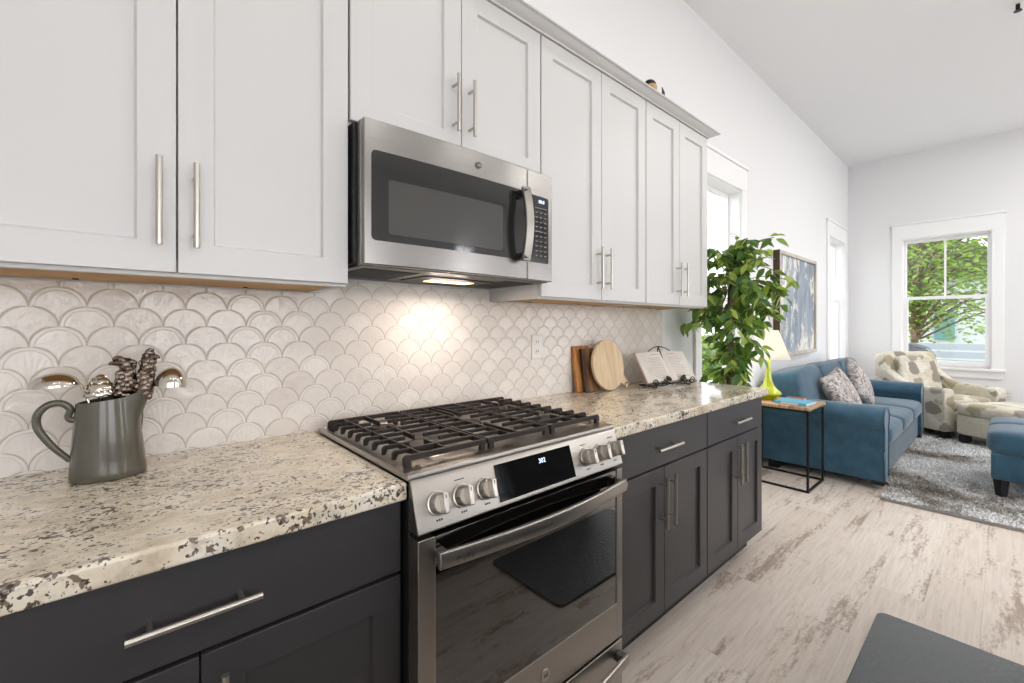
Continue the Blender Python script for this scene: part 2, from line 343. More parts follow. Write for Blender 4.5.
# ------------------------------------------------------------ mesh helpers
class MB:
    def __init__(s): s.v = []; s.f = []; s.mi = []; s.cur = 0
    def add(s, vs, fs):
        o = len(s.v); s.v += [tuple(v) for v in vs]; s.f += [tuple(i+o for i in f) for f in fs]; s.mi += [s.cur]*len(fs); return s
    def box(s, x0, x1, y0, y1, z0, z1, rot=None, piv=None):
        vs = [(x, y, z) for z in (z0, z1) for x, y in ((x0, y0), (x1, y0), (x1, y1), (x0, y1))]
        if rot is not None:
            m = Euler(rot).to_matrix(); pv = Vector(piv) if piv else Vector(((x0+x1)/2, (y0+y1)/2, (z0+z1)/2))
            vs = [m @ (Vector(v)-pv)+pv for v in vs]
        return s.add(vs, [(3, 2, 1, 0), (4, 5, 6, 7), (0, 1, 5, 4), (1, 2, 6, 5), (2, 3, 7, 6), (3, 0, 4, 7)])
    def tube(s, pts, r, n=10, closed=False, flat=1.0):
        pts = [Vector(p) for p in pts]; rs = r if isinstance(r, (list, tuple)) else [r]*len(pts)
        N = len(pts); rings = []; up = None
        for i, p in enumerate(pts):
            if closed: d = pts[(i+1) % N]-pts[i-1]
            else: d = pts[min(i+1, N-1)]-pts[max(i-1, 0)]
            d.normalize()
            if up is None:
                up = Vector((0, 0, 1)) if abs(d.z) < .9 else Vector((0, 1, 0))
            a = d.cross(up).normalized(); up = a.cross(d).normalized()
            rings.append([p+(a*math.cos(2*PI*k/n)*flat+up*math.sin(2*PI*k/n))*rs[i] for k in range(n)])
        o = [v for rg in rings for v in rg]; fs = []
        for i in range(N if closed else N-1):
            j = (i+1) % N
            for k in range(n): fs.append((i*n+k, i*n+(k+1) % n, j*n+(k+1) % n, j*n+k))
        if not closed: fs += [tuple(range(n))[::-1], tuple((N-1)*n+k for k in range(n))]
        return s.add(o, fs)
    def cyl(s, a, b, r, n=24, r2=None): return s.tube([a, b], [r, r if r2 is None else r2], n)
    def lathe(s, prof, c=(0, 0, 0), n=32, sx=1, sy=1, mat=None, cap=True):
        vs = []; fs = []
        for r, z in prof:
            for k in range(n):
                a = 2*PI*k/n; vs.append(Vector((r*math.cos(a)*sx, r*math.sin(a)*sy, z)))
        if mat is not None: vs = [mat @ v for v in vs]
        vs = [v+Vector(c) for v in vs]
        for i in range(len(prof)-1):
            for k in range(n): fs.append((i*n+k, i*n+(k+1) % n, (i+1)*n+(k+1) % n, (i+1)*n+k))
        if cap: fs += [tuple(range(n))[::-1], tuple((len(prof)-1)*n+k for k in range(n))]
        return s.add(vs, fs)
    def prism(s, poly, ax, a, b):
        # poly in the two other axes (in order x,y,z without ax), extruded along ax from a to b
        def mk(p, q):
            l = list(p); l.insert(ax, q); return tuple(l)
        n = len(poly); vs = [mk(p, a) for p in poly]+[mk(p, b) for p in poly]
        fs = [tuple(range(n))[::-1], tuple(range(n, 2*n))]+[(i, (i+1) % n, n+(i+1) % n, n+i) for i in range(n)]
        return s.add(vs, fs)
    def superell(s, c, h, e=(.5, .5), n=28, m=16, rot=None, fn=None):
        # rounded block: half sizes h, exponent e small = boxy
        def sg(v, p): return math.copysign(abs(v)**p, v)
        vs = []
        for j in range(m+1):
            ph = -PI/2+PI*j/m
            for i in range(n):
                th = 2*PI*i/n
                x = sg(math.cos(ph), e[0])*sg(math.cos(th), e[1]); y = sg(math.cos(ph), e[0])*sg(math.sin(th), e[1]); z = sg(math.sin(ph), e[0])
                v = Vector((x*h[0], y*h[1], z*h[2]))
                if fn: v = fn(v)
                vs.append(v)
        if rot is not None:
            mm = Euler(rot).to_matrix(); vs = [mm @ v for v in vs]
        vs = [v+Vector(c) for v in vs]; fs = []
        for j in range(m):
            for i in range(n): fs.append((j*n+i, j*n+(i+1) % n, (j+1)*n+(i+1) % n, (j+1)*n+i))
        return s.add(vs, fs)
    def xf(s, m):
        s.v = [tuple(m @ Vector(v)) for v in s.v]; return s

def empty(name, loc, rz=0, **kw):
    o = bpy.data.objects.new(name, None); sc.collection.objects.link(o); o.location = loc; o.rotation_euler = (0, 0, rz)
    o.empty_display_size = .1; tag(o, **kw); return o
def tag(o, label=None, cat=None, group=None, kind=None):
    if label: o['label'] = label
    if cat: o['category'] = cat
    if group: o['group'] = group
    if kind: o['kind'] = kind
    return o
def pw(o):
    m = Matrix.LocRotScale(o.location, o.rotation_euler, None)
    return pw(o.parent) @ m if o.parent else m
def build(mb, name, mat, parent=None, local=False, bevel=0, seg=2, smooth=True, ang=35, sub=0, **kw):
    """verts are in world space unless local=True (then in the parent's space)"""
    me = bpy.data.meshes.new(name)
    vs = mb.v; loc = Vector((0, 0, 0))
    if parent is not None and not local:
        inv = pw(parent).inverted(); vs = [inv @ Vector(v) for v in vs]
    if parent is None and vs:
        xs = [v[0] for v in vs]; ys = [v[1] for v in vs]; zs = [v[2] for v in vs]
        loc = Vector(((min(xs)+max(xs))/2, (min(ys)+max(ys))/2, min(zs))); vs = [Vector(v)-loc for v in vs]
    me.from_pydata([tuple(v) for v in vs], [], mb.f)
    mats = mat if isinstance(mat, (list, tuple)) else [mat]
    for m in mats: me.materials.append(m)
    if any(mb.mi): me.polygons.foreach_set('material_index', mb.mi)
    bm = bmesh.new(); bm.from_mesh(me); bmesh.ops.recalc_face_normals(bm, faces=bm.faces); bm.to_mesh(me); bm.free()
    if smooth:
        me.shade_smooth(); me.set_sharp_from_angle(angle=R(ang))
    o = bpy.data.objects.new(name, me); sc.collection.objects.link(o); o.location = loc
    if parent is not None: o.parent = parent
    if bevel:
        b = o.modifiers.new('bevel', 'BEVEL'); b.width = bevel; b.segments = seg; b.limit_method = 'ANGLE'; b.angle_limit = R(40); b.harden_normals = False
    if sub:
        b = o.modifiers.new('subd', 'SUBSURF'); b.levels = sub; b.render_levels = sub
    tag(o, **kw); return o
def text(name, body, size, loc, rot, mat, parent, ext=.0003, align='CENTER'):
    c = bpy.data.curves.new(name, 'FONT'); c.body = body; c.size = size; c.extrude = ext; c.align_x = align; c.align_y = 'CENTER'
    o = bpy.data.objects.new(name, c); c.materials.append(mat); sc.collection.objects.link(o)
    if parent is not None:
        o.parent = parent; m = pw(parent).inverted() @ Matrix.LocRotScale(Vector(loc), Euler(rot), None)
        o.location = m.to_translation(); o.rotation_euler = m.to_euler()
    else: o.location = loc; o.rotation_euler = rot
    bpy.context.view_layer.update()
    me = bpy.data.meshes.new_from_object(o); q = bpy.data.objects.new(name, me); sc.collection.objects.link(q)
    q.parent = o.parent; q.location = o.location; q.rotation_euler = o.rotation_euler
    bpy.data.objects.remove(o); q.name = name
    return q
def spl(pts, n=6):
    """Catmull-Rom through points"""
    P = [Vector(p) for p in pts]; out = []
    for i in range(len(P)-1):
        a, b, c, d = P[max(i-1, 0)], P[i], P[i+1], P[min(i+2, len(P)-1)]
        for k in range(n):
            u = k/n; out.append(.5*((2*b)+(c-a)*u+(2*a-5*b+4*c-d)*u*u+(3*b-a-3*c+d)*u**3))
    out.append(P[-1]); return out

# ------------------------------------------------------------ the room shell
def wall_y(name, y0, y1, x0, x1, ops, mat=None):
    mb = MB(); xs = x0
    for a, b, z0, z1 in sorted(ops):
        mb.box(xs, a, y0, y1, 0, ZC); mb.box(a, b, y0, y1, 0, z0); mb.box(a, b, y0, y1, z1, ZC); xs = b
    mb.box(xs, x1, y0, y1, 0, ZC)
    return build(mb, name, mat or M['wall'], kind='structure')
build(MB().box(XL-.15, XF+.15, YF-.15, .15, -.12, 0), 'floor', M['floor'], kind='structure')
build(MB().box(XL-.15, XF+.15, YF-.15, .15, ZC, ZC+.12), 'ceiling', M['ceil'], kind='structure')
wall_y('wall_back', 0, .15, XL-.15, XF+.15, [(a, b, *WZ) for a, b in WIN_Y0])
wall_y('wall_front', YF-.15, YF, XL-.15, XF+.15, [(a, b, .3, 2.7) for a, b in BACKWIN])
mb = MB(); y0, y1 = WIN_F
mb.box(XF, XF+.15, y1, 0, 0, ZC).box(XF, XF+.15, YF, y0, 0, ZC).box(XF, XF+.15, y0, y1, 0, WZ[0]).box(XF, XF+.15, y0, y1, WZ[1], ZC)
build(mb, 'wall_right', M['wall'], kind='structure')
build(MB().box(XL-.15, XL, YF, 0, 0, ZC), 'wall_left', M['wall'], kind='structure')
build(MB().box(2.9, XF-.02, -.016, -.001, 0, .14), 'baseboard_back', M['trim'], kind='structure', bevel=.004)
build(MB().box(XF-.016, XF-.001, YF+.03, -.02, 0, .14), 'baseboard_right', M['trim'], kind='structure', bevel=.004)

def window_unit(name, a, b, axis, face, big=False, outer=None):
    """double-hung window; a..b along the wall, face = inner wall plane, axis 'y0' (wall at y=0) or 'xf'"""
    z0, z1 = (.3, 2.7) if big else WZ
    sgn = {'y0': 1, 'xf': 1, 'yf': -1}[axis]
    def bx(mb, u0, u1, d0, d1, q0, q1):   # d = distance INTO the wall (negative: into the room)
        if axis == 'xf': mb.box(face+d0, face+d1, u0, u1, q0, q1)
        else:
            lo, hi = sorted((face+sgn*d0, face+sgn*d1)); mb.box(u0, u1, lo, hi, q0, q1)
        return mb
    mid = ((a+b)/2, face, z0) if axis != 'xf' else (face, (a+b)/2, z0)
    root = empty(name, mid, kind='structure')
    cw = .098
    m = MB(); bx(m, a-cw, a, -.02, 0, z0-.02, z1); bx(m, b, b+cw, -.02, 0, z0-.02, z1)
    bx(m, a-cw, b+cw, -.022, 0, z1, z1+.19); bx(m, a-cw-.02, b+cw+.02, -.035, 0, z1+.19, z1+.215)
    build(m, 'casing', M['trim'], root, bevel=.002)
    m = MB(); bx(m, a-cw-.015, b+cw+.015, -.05, .05, z0-.03, z0)
    build(m, 'sill', M['trim'], root, bevel=.004)
    m = MB(); bx(m, a-cw+.01, b+cw-.01, -.02, 0, z0-.12, z0-.03); build(m, 'apron', M['trim'], root, bevel=.002)
    m = MB(); bx(m, a, a+.012, 0, .15, z0, z1); bx(m, b-.012, b, 0, .15, z0, z1); bx(m, a+.012, b-.012, 0, .15, z1-.012, z1); bx(m, a+.012, b-.012, .05, .15, z0, z0+.012)
    build(m, 'jamb', M['trim'], root)
    zm = z0+(z1-z0)*.53; s = .045
    A, B = a+.013, b-.013
    m = MB(); bx(m, A, A+s, .05, .085, z0+.013, zm+.02); bx(m, B-s, B, .05, .085, z0+.013, zm+.02); bx(m, A+s, B-s, .05, .085, z0+.013, z0+.075); bx(m, A+s, B-s, .05, .085, zm-.02, zm+.02)
    build(m, 'lower_sash', M['trim'], root)
    c = (A+B)/2
    m = MB(); bx(m, A, A+s*.6, .09, .125, zm+.0, z1-.013); bx(m, B-s*.6, B, .09, .125, zm, z1-.013); bx(m, A+s*.6, B-s*.6, .09, .125, z1-.05, z1-.013); bx(m, A+s*.6, B-s*.6, .09, .125, zm-.02, zm+.02); bx(m, c-.01, c+.01, .095, .12, zm+.02, z1-.05)
    build(m, 'upper_sash', M['trim'], root)
    m = MB(); bx(m, A+s, B-s, .066, .069, z0+.075, zm-.02); build(m, 'pane', M['glass'], root)
    m = MB(); bx(m, A+s*.6, B-s*.6, .106, .109, zm+.02, z1-.05); build(m, 'pane', M['glass'], root)
    return root
window_unit('window_1', *WIN_Y0[0], 'y0', 0)
window_unit('window_2', *WIN_Y0[1], 'y0', 0)
window_unit('window_3', *WIN_F, 'xf', XF)
for i, (a, b) in enumerate(BACKWIN): window_unit('window_%d' % (i+4), a, b, 'yf', YF, True)  # unseen rear windows, laid out for the light and reflections
# tile backsplash
tile = build(MB().box(-.30, 2.676, -.010, -.0005, .9145, 1.3715).box(.4585, 1.2035, -.010, -.0005, 1.3715, 1.42), 'trim_1', M['tile'], kind='structure')
tile['label'] = 'cream fan shaped ceramic tile backsplash'

# ------------------------------------------------------------ cabinets
def shaker(x0, x1, z0, z1, yf, th=.019, st=.065, rec=.011):
    """one door with a recessed panel; front at y = yf (faces -y)"""
    m = MB(); yb = yf+th; c = .004
    o = [(x0, z0), (x1, z0), (x1, z1), (x0, z1)]
    i1 = [(x0+st, z0+st), (x1-st, z0+st), (x1-st, z1-st), (x0+st, z1-st)]
    i2 = [(x0+st+c, z0+st+c), (x1-st-c, z0+st+c), (x1-st-c, z1-st-c), (x0+st+c, z1-st-c)]
    vs = [(x, yf, z) for x, z in o]+[(x, yf, z) for x, z in i1]+[(x, yf+rec, z) for x, z in i2]+[(x, yb, z) for x, z in o]
    fs = []
    for k in range(4):
        j = (k+1) % 4
        fs += [(k, j, 4+j, 4+k), (4+k, 4+j, 8+j, 8+k), (k, 12+k, 12+j, j)]
    fs += [(8, 9, 10, 11), (15, 14, 13, 12)]
    return m.add(vs, fs)
def pull(c, ln, axis, out=.032, r=.006, yf=0):
    """bar pull with two posts, centre c=(x,z) on the face y = yf"""
    m = MB(); x, z = c; h = ln/2; g = h*.68
    if axis == 'z':
        m.cyl((x, yf-out, z-h), (x, yf-out, z+h), r, 16)
        for s in (-g, g): m.cyl((x, yf, z+s), (x, yf-out, z+s), r*.8, 12)
    else:
        m.cyl((x-h, yf-out, z), (x+h, yf-out, z), r, 16)
        for s in (-g, g): m.cyl((x+s, yf, z), (x+s, yf-out, z), r*.8, 12)
    return m
YU = -.33
def upper(x0, x1, z0, z1, split, hz, label, left_white=False):
    r = empty('wall_cabinet', ((x0+x1)/2, -.16, z0), label=label, cat='cabinet', group='white shaker wall cabinets')
    m = MB(); yf = YU+.02
    g = .0015
    m.box(x0+g, x0+.018, yf, -.0003, z0-.006, z1).box(x1-.018, x1-g, yf, -.0003, z0-.006, z1)
    m.box(x0+.018, x1-.018, yf, -.0003, z1-.018, z1).box(x0+.018, x1-.018, -.008, -.0003, z0, z1-.018)
    m.box(x0+.018, x1-.018, yf, yf+.018, z0-.006, z0+.03)
    build(m, 'body', M['white'], r, bevel=.001)
    m = MB().box(x0+.018, x1-.018, yf+.018, -.0105, z0-.001, z0+.014); u = build(m, 'underside', M['rawwood'], r, label='bare wood underside')
    for sx in (x0+.2, x1-.2): build(MB().cyl((sx, -.06, z0-.004), (sx, -.06, z0-.0012), .006, 10), 'screw', M['black'], r)
    for a, b, hx in ((x0+.0025, split-.0015, split-.032), (split+.0015, x1-.0025, split+.032)):
        d = build(shaker(a, b, z0+.002, z1-.002, YU), 'door', M['white'], r, bevel=.0015, seg=2)
        build(pull((hx, hz), .185, 'z', yf=YU), 'handle', M['nickel'], d)
    return r
ZU0, ZU1 = 1.377, 2.402
upper(-.296, .4555, ZU0, ZU1, .079, 1.525, 'white two-door wall cabinet hanging left of the microwave above the jug')
upper(.457, 1.2045, 1.832, ZU1, .831, 1.985, 'short white wall cabinet directly above the microwave')
upper(1.206, 1.954, ZU0, ZU1, 1.590, 1.518, 'white wall cabinet immediately right of the microwave')
upper(1.9555, 2.636, ZU0, ZU1, 2.2960, 1.518, 'white wall cabinet at the right end of the row, beside the plant')
# crown moulding (cove profile swept along x, with a returned end)
def crown():
    prof = [(-.33, 2.402), (-.338, 2.402), (-.340, 2.406), (-.352, 2.410), (-.366, 2.416), (-.374, 2.423), (-.386, 2.4245), (-.386, 2.431), (-.33, 2.431)]
    m = MB(); x0 = -.30; n = len(prof)
    vs = []
    for y, z in prof: vs.append((x0, y, z))
    for y, z in prof: vs.append((2.636+(-.33-y), y, z))
    for y, z in prof: vs.append((2.636+(-.33-y), -.001, z))
    fs = [tuple(range(n))[::-1]]
    for s in (0, 1):
        for i in range(n-1): fs.append((s*n+i, s*n+i+1, (s+1)*n+i+1, (s+1)*n+i))
    fs.append(tuple(2*n+i for i in range(n)))
    m.add(vs, fs)
    m.add([(x0, -.33, 2.4305), (2.636, -.33, 2.4305), (2.636, -.001, 2.4305), (x0, -.001, 2.4305), (x0, -.33, 2.4035), (2.636, -.33, 2.4035), (2.636, -.001, 2.4035), (x0, -.001, 2.4035)],
          [(0, 1, 2, 3), (7, 6, 5, 4), (0, 4, 5, 1), (1, 5, 6, 2), (2, 6, 7, 3), (3, 7, 4, 0)])
    return m
build(crown(), 'crown_moulding', M['white'], label='white crown moulding running along the tops of the wall cabinets', cat='moulding', ang=25)

YB = -.622
def basecab(x0, x1, split, label, hl=.183):
    r = empty('base_cabinet', ((x0+x1)/2, -.3, 0), label=label, cat='cabinet', group='charcoal shaker base cabinets')
    m = MB(); yf = YB+.02
    m.box(x0+.001, x1-.001, yf, -.002, .114, .874)
    build(m, 'body', M['dark'], r, bevel=.001)
    build(MB().box(x0+.001, x1-.001, yf+.06, -.01, 0.001, .1135), 'toe_kick', M['black'], r)
    d = build(MB().box(x0+.003, x1-.003, YB, YB+.019, .708, .868), 'drawer', M['dark'], r, bevel=.002)
    build(pull(((x0+x1)/2, .785), hl, 'x', yf=YB, out=.034, r=.006), 'handle', M['nickel'], d)
    for a, b, hx in ((x0+.003, split-.0015, split-.032), (split+.0015, x1-.003, split+.032)):
        d = build(shaker(a, b, .118, .700, YB), 'door', M['dark'], r, bevel=.0015)
        build(pull((hx, .570), .20, 'z', yf=YB), 'handle', M['nickel'], d)
    return r
basecab(-.292, .4650, .091, 'charcoal base cabinet left of the stove, under the counter with the jug')
basecab(1.232, 1.991, 1.613, 'charcoal base cabinet immediately right of the stove')
basecab(1.992, 2.670, 2.335, 'charcoal base cabinet at the far end of the counter, beside the side table')
def slab(x0, x1, label):
    return build(MB().box(x0, x1, -.648, -.0008, .8745, .914), 'countertop', M['granite'], bevel=.006, seg=3, label=label, cat='countertop', group='speckled granite countertops')
slab(-.30, .4655, 'speckled cream granite countertop left of the stove under the jug')
slab(1.2265, 2.692, 'speckled cream granite countertop right of the stove under the cutting boards')

# ------------------------------------------------------------ microwave
mw = empty('microwave', (.83, -.2, 1.427), label='stainless over-the-range microwave mounted below the short cabinet', cat='microwave')
x0, x1, z0, z1 = .4710, 1.2030, 1.428, 1.826
build(MB().box(x0-.010, x1, -.345, -.0105, z0+.008, z1-.002), 'body', M['black'], mw, bevel=.002)
m = MB().box(x0+.0, x1-.0, -.372, -.3455, z0+.001, z1); build(m, 'door_rim', M['steelv'], mw, bevel=.003)
# bowed door front
def bowed(xa, xb, za, zb, yb, bulge=.012, n=24, cx=None, hw=None):
    m = MB(); vs = []; cx = (x0+x1)/2; hw = (x1-x0)/2
    for i in range(n+1):
        x = xa+(xb-xa)*i/n; y = -.392-bulge*(1-((x-cx)/hw)**2)
        vs += [(x, y, za), (x, y, zb), (x, yb, zb), (x, yb, za)]
    fs = [(0, 1, 2, 3), tuple(4*n+k for k in (3, 2, 1, 0))]
    for i in range(n):
        for k in range(4): fs.append((4*i+k, 4*i+(k+1) % 4, 4*i+4+(k+1) % 4, 4*i+4+k))
    return m.add(vs, fs)
dr = build(bowed(x0+.001, 1.0665, z0+.001, z1-.001, -.3725), 'door', M['steelm'], mw, bevel=.003, seg=2)
cp = build(bowed(1.0685, x1-.001, z0+.001, z1-.001, -.3725, n=8), 'control_panel', M['steelm'], mw, bevel=.003)
def patch(xa, xb, za, zb, off, th=.003, rad=.012, n=18):
    """rounded rectangle following the bowed front"""
    m = MB(); cx = (x0+x1)/2; hw = (x1-x0)/2
    poly = []
    for (qx, qz, a0) in ((xb-rad, zb-rad, 0), (xa+rad, zb-rad, 90), (xa+rad, za+rad, 180), (xb-rad, za+rad, 270)):
        for k in range(5): poly.append((qx+rad*math.cos(R(a0+22.5*k)), qz+rad*math.sin(R(a0+22.5*k))))
    # column strips
    vs = []; fs = []
    xs = sorted(set([xa, xa+rad*.3, xa+rad, xb-rad, xb-rad*.3, xb]+[xa+(xb-xa)*i/n for i in range(n+1)]))
    for x in xs:
        e = 0
        if x < xa+rad: e = rad-math.sqrt(max(0, rad*rad-(xa+rad-x)**2))
        if x > xb-rad: e = rad-math.sqrt(max(0, rad*rad-(x-xb+rad)**2))
        y = -.392-.012*(1-((x-cx)/hw)**2)-off
        vs += [(x, y, za+e), (x, y, zb-e), (x, y+th, zb-e), (x, y+th, za+e)]
    N = len(xs)
    for i in range(N-1):
        for k in range(4): fs.append((4*i+k, 4*i+(k+1) % 4, 4*i+4+(k+1) % 4, 4*i+4+k))
    fs += [(0, 1, 2, 3), tuple(4*(N-1)+k for k in (3, 2, 1, 0))]
    return m.add(vs, fs)
gw = build(patch(.492, 1.0655, 1.496, 1.742, .0010), 'window', M['mwglass'], dr)
build(patch(.540, .950, 1.517, 1.668, .0016, rad=.008), 'mesh_screen', M['mwmesh'], gw)
kp = build(patch(1.0690, 1.180, 1.494, 1.738, .0010, rad=.008), 'keypad', M['mwglass'], cp)
m = MB()
for r_i in range(10):
    zz = 1.675-r_i*.0175
    for c_i in range(3):
        xx = 1.112+c_i*.022
        m.box(xx-.0055, xx+.0055, -.4023, -.3990, zz, zz+.0028+.001*(r_i % 2))
m.box(1.105, 1.165, -.4020, -.3985, 1.692, 1.6945)
m.box(1.105, 1.145, -.4020, -.3985, 1.6065, 1.609)
build(m, 'key_printing', M['keyprint'], kp)
text('clock_digits', '88:8', .017, (1.135, -.4030, 1.716), (R(90), 0, 0), M['led'], kp)
hb = MB(); pts = []
hs_ = [(1.0300, -.455, 1.492+.245*k/12) for k in range(13)]
vs = []; fs = []
for k in range(13):
    u = k/12; z = 1.487+.255*u; y = -.437-.020*math.sin(PI*u)
    vs += [(1.012, y, z), (1.044, y-.004, z), (1.044, y+.014, z), (1.012, y+.014, z)]
for k in range(12):
    for q in range(4): fs.append((4*k+q, 4*k+(q+1) % 4, 4*k+4+(q+1) % 4, 4*k+4+q))
fs += [(3, 2, 1, 0), (48, 49, 50, 51)]
hb.add(vs, fs)
h_ = build(hb, 'handle', M['steel'], dr, bevel=.003)
for za in (1.495, 1.712): build(MB().box(1.014, 1.042, -.442, -.401, za, za+.02), 'handle_mount', M['black'], h_)
bd = MB().cyl((.845, -.4075, 1.780), (.845, -.4035, 1.780), .0105, 28); bb = build(bd, 'badge', M['graymetal'], dr)
text('monogram', 'GE', .011, (.845, -.4080, 1.780), (R(90), 0, 0), M['nickel'], bb)
# underside: grilles, light
build(MB().box(x0+.004, x1-.004, -.371, -.012, z0-.001, z0+.008), 'underside', M['graymetal'], mw, bevel=.001)
for a, b in ((.50, .68), (1.03, 1.17)):
    m = MB().box(a, b, -.32, -.08, z0-.0035, z0-.0015)
    for k in range(9): m.box(a+.008, b-.008, -.31+k*.025, -.30+k*.025, z0-.005, z0-.0035)
    build(m, 'vent_grille', M['blackmetal'], mw)
build(MB().box(.72, 1.02, -.27, -.11, z0-.0045, z0-.0015), 'light_surround', M['black'], mw)
lm = build(MB().box(.79, .97, -.21, -.15, z0-.0065, z0-.0048), 'lamp_lens', M['warmled'], mw)
area('cooktop_lamp', (.88, -.18, z0-.012), (R(-12), 0, 0), .16, .05, 2.0, (1, .84, .72))

# ------------------------------------------------------------ range
RX0, RX1 = .4672, 1.2245
rg = empty('range', ((RX0+RX1)/2, -.33, 0), label='stainless slide-in gas range with black oven glass between the base cabinets', cat='stove')
build(MB().box(RX0+.001, RX1-.001, -.648, -.020, .06, .905), 'body', M['black'], rg, bevel=.002)
for a, b in ((RX0+.04, -.6), (RX1-.04, -.6), (RX0+.04, -.08), (RX1-.04, -.08)): build(MB().cyl((a, b, 0), (a, b, .06), .018, 14), 'leveling_foot', M['black'], rg)
# cooktop pan with raised rim (rim overlaps the counter edges a little)
ct = MB(); a, b, c, d = RX0-.004, RX1+.004, -.6525, -.045
zt = .930
def ring(x0_, x1_, y0_, y1_, z): return [(x0_, y0_, z), (x1_, y0_, z), (x1_, y1_, z), (x0_, y1_, z)]
rings = [ring(a, b, c, d, .9172), ring(a, b, c, d, .925), ring(a+.003, b-.003, c+.003, d-.003, zt), ring(a+.016, b-.016, c+.055, d-.014, zt+.001), ring(a+.022, b-.022, c+.061, d-.02, zt-.012)]
vs = [v for r_ in rings for v in r_]; fs = [(3, 2, 1, 0)]
for i in range(4):
    for k in range(4): fs.append((4*i+k, 4*i+(k+1) % 4, 4*i+4+(k+1) % 4, 4*i+4+k))
fs.append((16, 17, 18, 19)); ct.add(vs, fs)
cook = build(ct, 'cooktop', M['steel'], rg, bevel=.0015)
# sloped control panel
zb_, yb_, zt_, yt_ = .806, -.692, .9170, -.6530
prof = [(-.648, .9170), (yt_, .9170), (yt_-.006, .912), (yb_, zb_+.003), (yb_+.004, zb_), (-.648, zb_)]
panel = build(MB().prism(prof, 0, RX0, RX1), 'control_panel', M['steel'], rg, bevel=.002)
nv = Vector((0, -(zt_-zb_), (yb_*-1+yt_*1)*1)); 
dn = Vector((0, yb_-(yt_-.006), zb_+.003-.912)).normalized()     # down along the panel
nn = Vector((0, dn.z, -dn.y)); 
if nn.y > 0: nn = -nn
def pp(x, s, out=0):
    """point on the panel: s metres below the top edge"""
    return Vector((x, yt_-.006, .912))+dn*s+nn*out
PL = (Vector((0, yb_, zb_+.003))-Vector((0, yt_-.006, .912))).length
tilt = math.atan2(-dn.y, -dn.z)   # lean
prot = (R(90)-tilt, 0, 0)
def quad_plate(xa, xb, sa, sb, th=.0015):
    vs = [pp(xa, sa), pp(xb, sa), pp(xb, sb), pp(xa, sb), pp(xa, sa, th), pp(xb, sa, th), pp(xb, sb, th), pp(xa, sb, th)]
    return MB().add(vs, [(0, 1, 2, 3), (7, 6, 5, 4), (0, 4, 5, 1), (1, 5, 6, 2), (2, 6, 7, 3), (3, 7, 4, 0)])
disp = build(quad_plate(.700, .990, .007, PL-.010), 'display', M['displayglass'], panel)
text('clock_digits', '302', .018, pp(.868, .028, .002), prot, M['led'], disp)
kx = [(.524, 'knob'), (.592, ''), (.661, ''), (1.052, ''), (1.120, ''), (1.188, '')]
for i, (x, _) in enumerate(kx):
    c0 = pp(x, PL*.5, 0)
    m = MB(); m.tube([c0, c0+nn*.006, c0+nn*.0065, c0+nn*.022, c0+nn*.025], [.027, .027, .024, .022, .020], 32)
    kb = build(m, 'knob', M['nickel'], panel)
    # flat grip bar across the knob
    fr = Matrix((Vector((1, 0, 0)), dn*-1, nn)).transposed().to_4x4(); fr.translation = c0
    gb = MB().box(-.0075, .0075, -.0225, .0225, .018, .044); gb.xf(fr @ Matrix.Rotation(R(-4), 4, 'Z'))
    g_ = build(gb, 'grip', M['nickel'], kb, bevel=.003)
    mk_ = MB().box(-.001, .001, .010, .018, .0442, .0448).xf(fr); build(mk_, 'marker', M['black'], kb)
    lb = MB()
    for q in range(3): lb.box(-.008+q*.006, -.004+q*.006, -.038, -.034, 0, .0006)
    build(lb.xf(fr), 'printed_label', M['darkprint'], panel)
    if i in (1, 5, 3): build(MB().box(-.014, .014, .036, .038, 0, .0006).xf(fr), 'printed_label', M['darkprint'], panel)
# oven door
YD = -.690
door = MB()
dx0, dx1, dz0, dz1 = RX0+.001, RX1-.001, .243, .795
gx0, gx1, gz0 = dx0+.042, dx1-.030, .358
# frame with an opening for the glass that reaches the top edge
door.box(dx0, gx0, YD, -.6495, dz0, dz1).box(gx1, dx1, YD, -.6495, dz0, dz1).box(gx0, gx1, YD, -.6495, dz0, gz0)
od = build(door, 'oven_door', M['steel'], rg, bevel=.0015)
build(MB().box(gx0+.0005, gx1-.0005, YD+.002, -.6495, gz0+.0005, dz1-.002), 'oven_glass', M['blackglass'], od, bevel=.001)
build(MB().box(gx0-.001, gx0+.001, YD-.0008, YD+.002, gz0, dz1-.002).box(gx1-.001, gx1+.001, YD-.0008, YD+.002, gz0, dz1-.002).box(gx0, gx1, YD-.0008, YD+.002, gz0-.001, gz0+.001), 'glass_edging', M['nickel'], od)
def bowhandle(xa, xb, z, hh, y_end, bow, th=.012, n=24):
    m = MB(); vs = []; fs = []
    for i in range(n+1):
        u = i/n; x = xa+(xb-xa)*u; y = y_end-bow*math.sin(PI*u); q = .004*math.sin(PI*u)
        vs += [(x, y, z-hh/2), (x, y-.004, z), (x, y, z+hh/2), (x, y+th, z+hh/2), (x, y+th, z-hh/2)]
    for i in range(n):
        for k in range(5): fs.append((5*i+k, 5*i+(k+1) % 5, 5*i+5+(k+1) % 5, 5*i+5+k))
    fs += [(4, 3, 2, 1, 0), tuple(5*n+k for k in range(5))]
    return m.add(vs, fs)
hd = build(bowhandle(dx0+.035, dx1-.020, .752, .038, -.722, .030), 'handle', M['steel'], od, bevel=.003)
for xa in (dx0+.037, dx1-.045): build(MB().box(xa, xa+.023, -.724, YD, .735, .769), 'handle_mount', M['graymetal'], hd, bevel=.002)
text('brand_name', 'Profile', .017, (dx0+.092, -.7372, .751), (R(90), 0, R(-8)), M['graymetal'], hd)
bd = build(MB().cyl((.859, YD-.0035, .303), (.859, YD, .303), .016, 32), 'badge', M['nickel'], od)
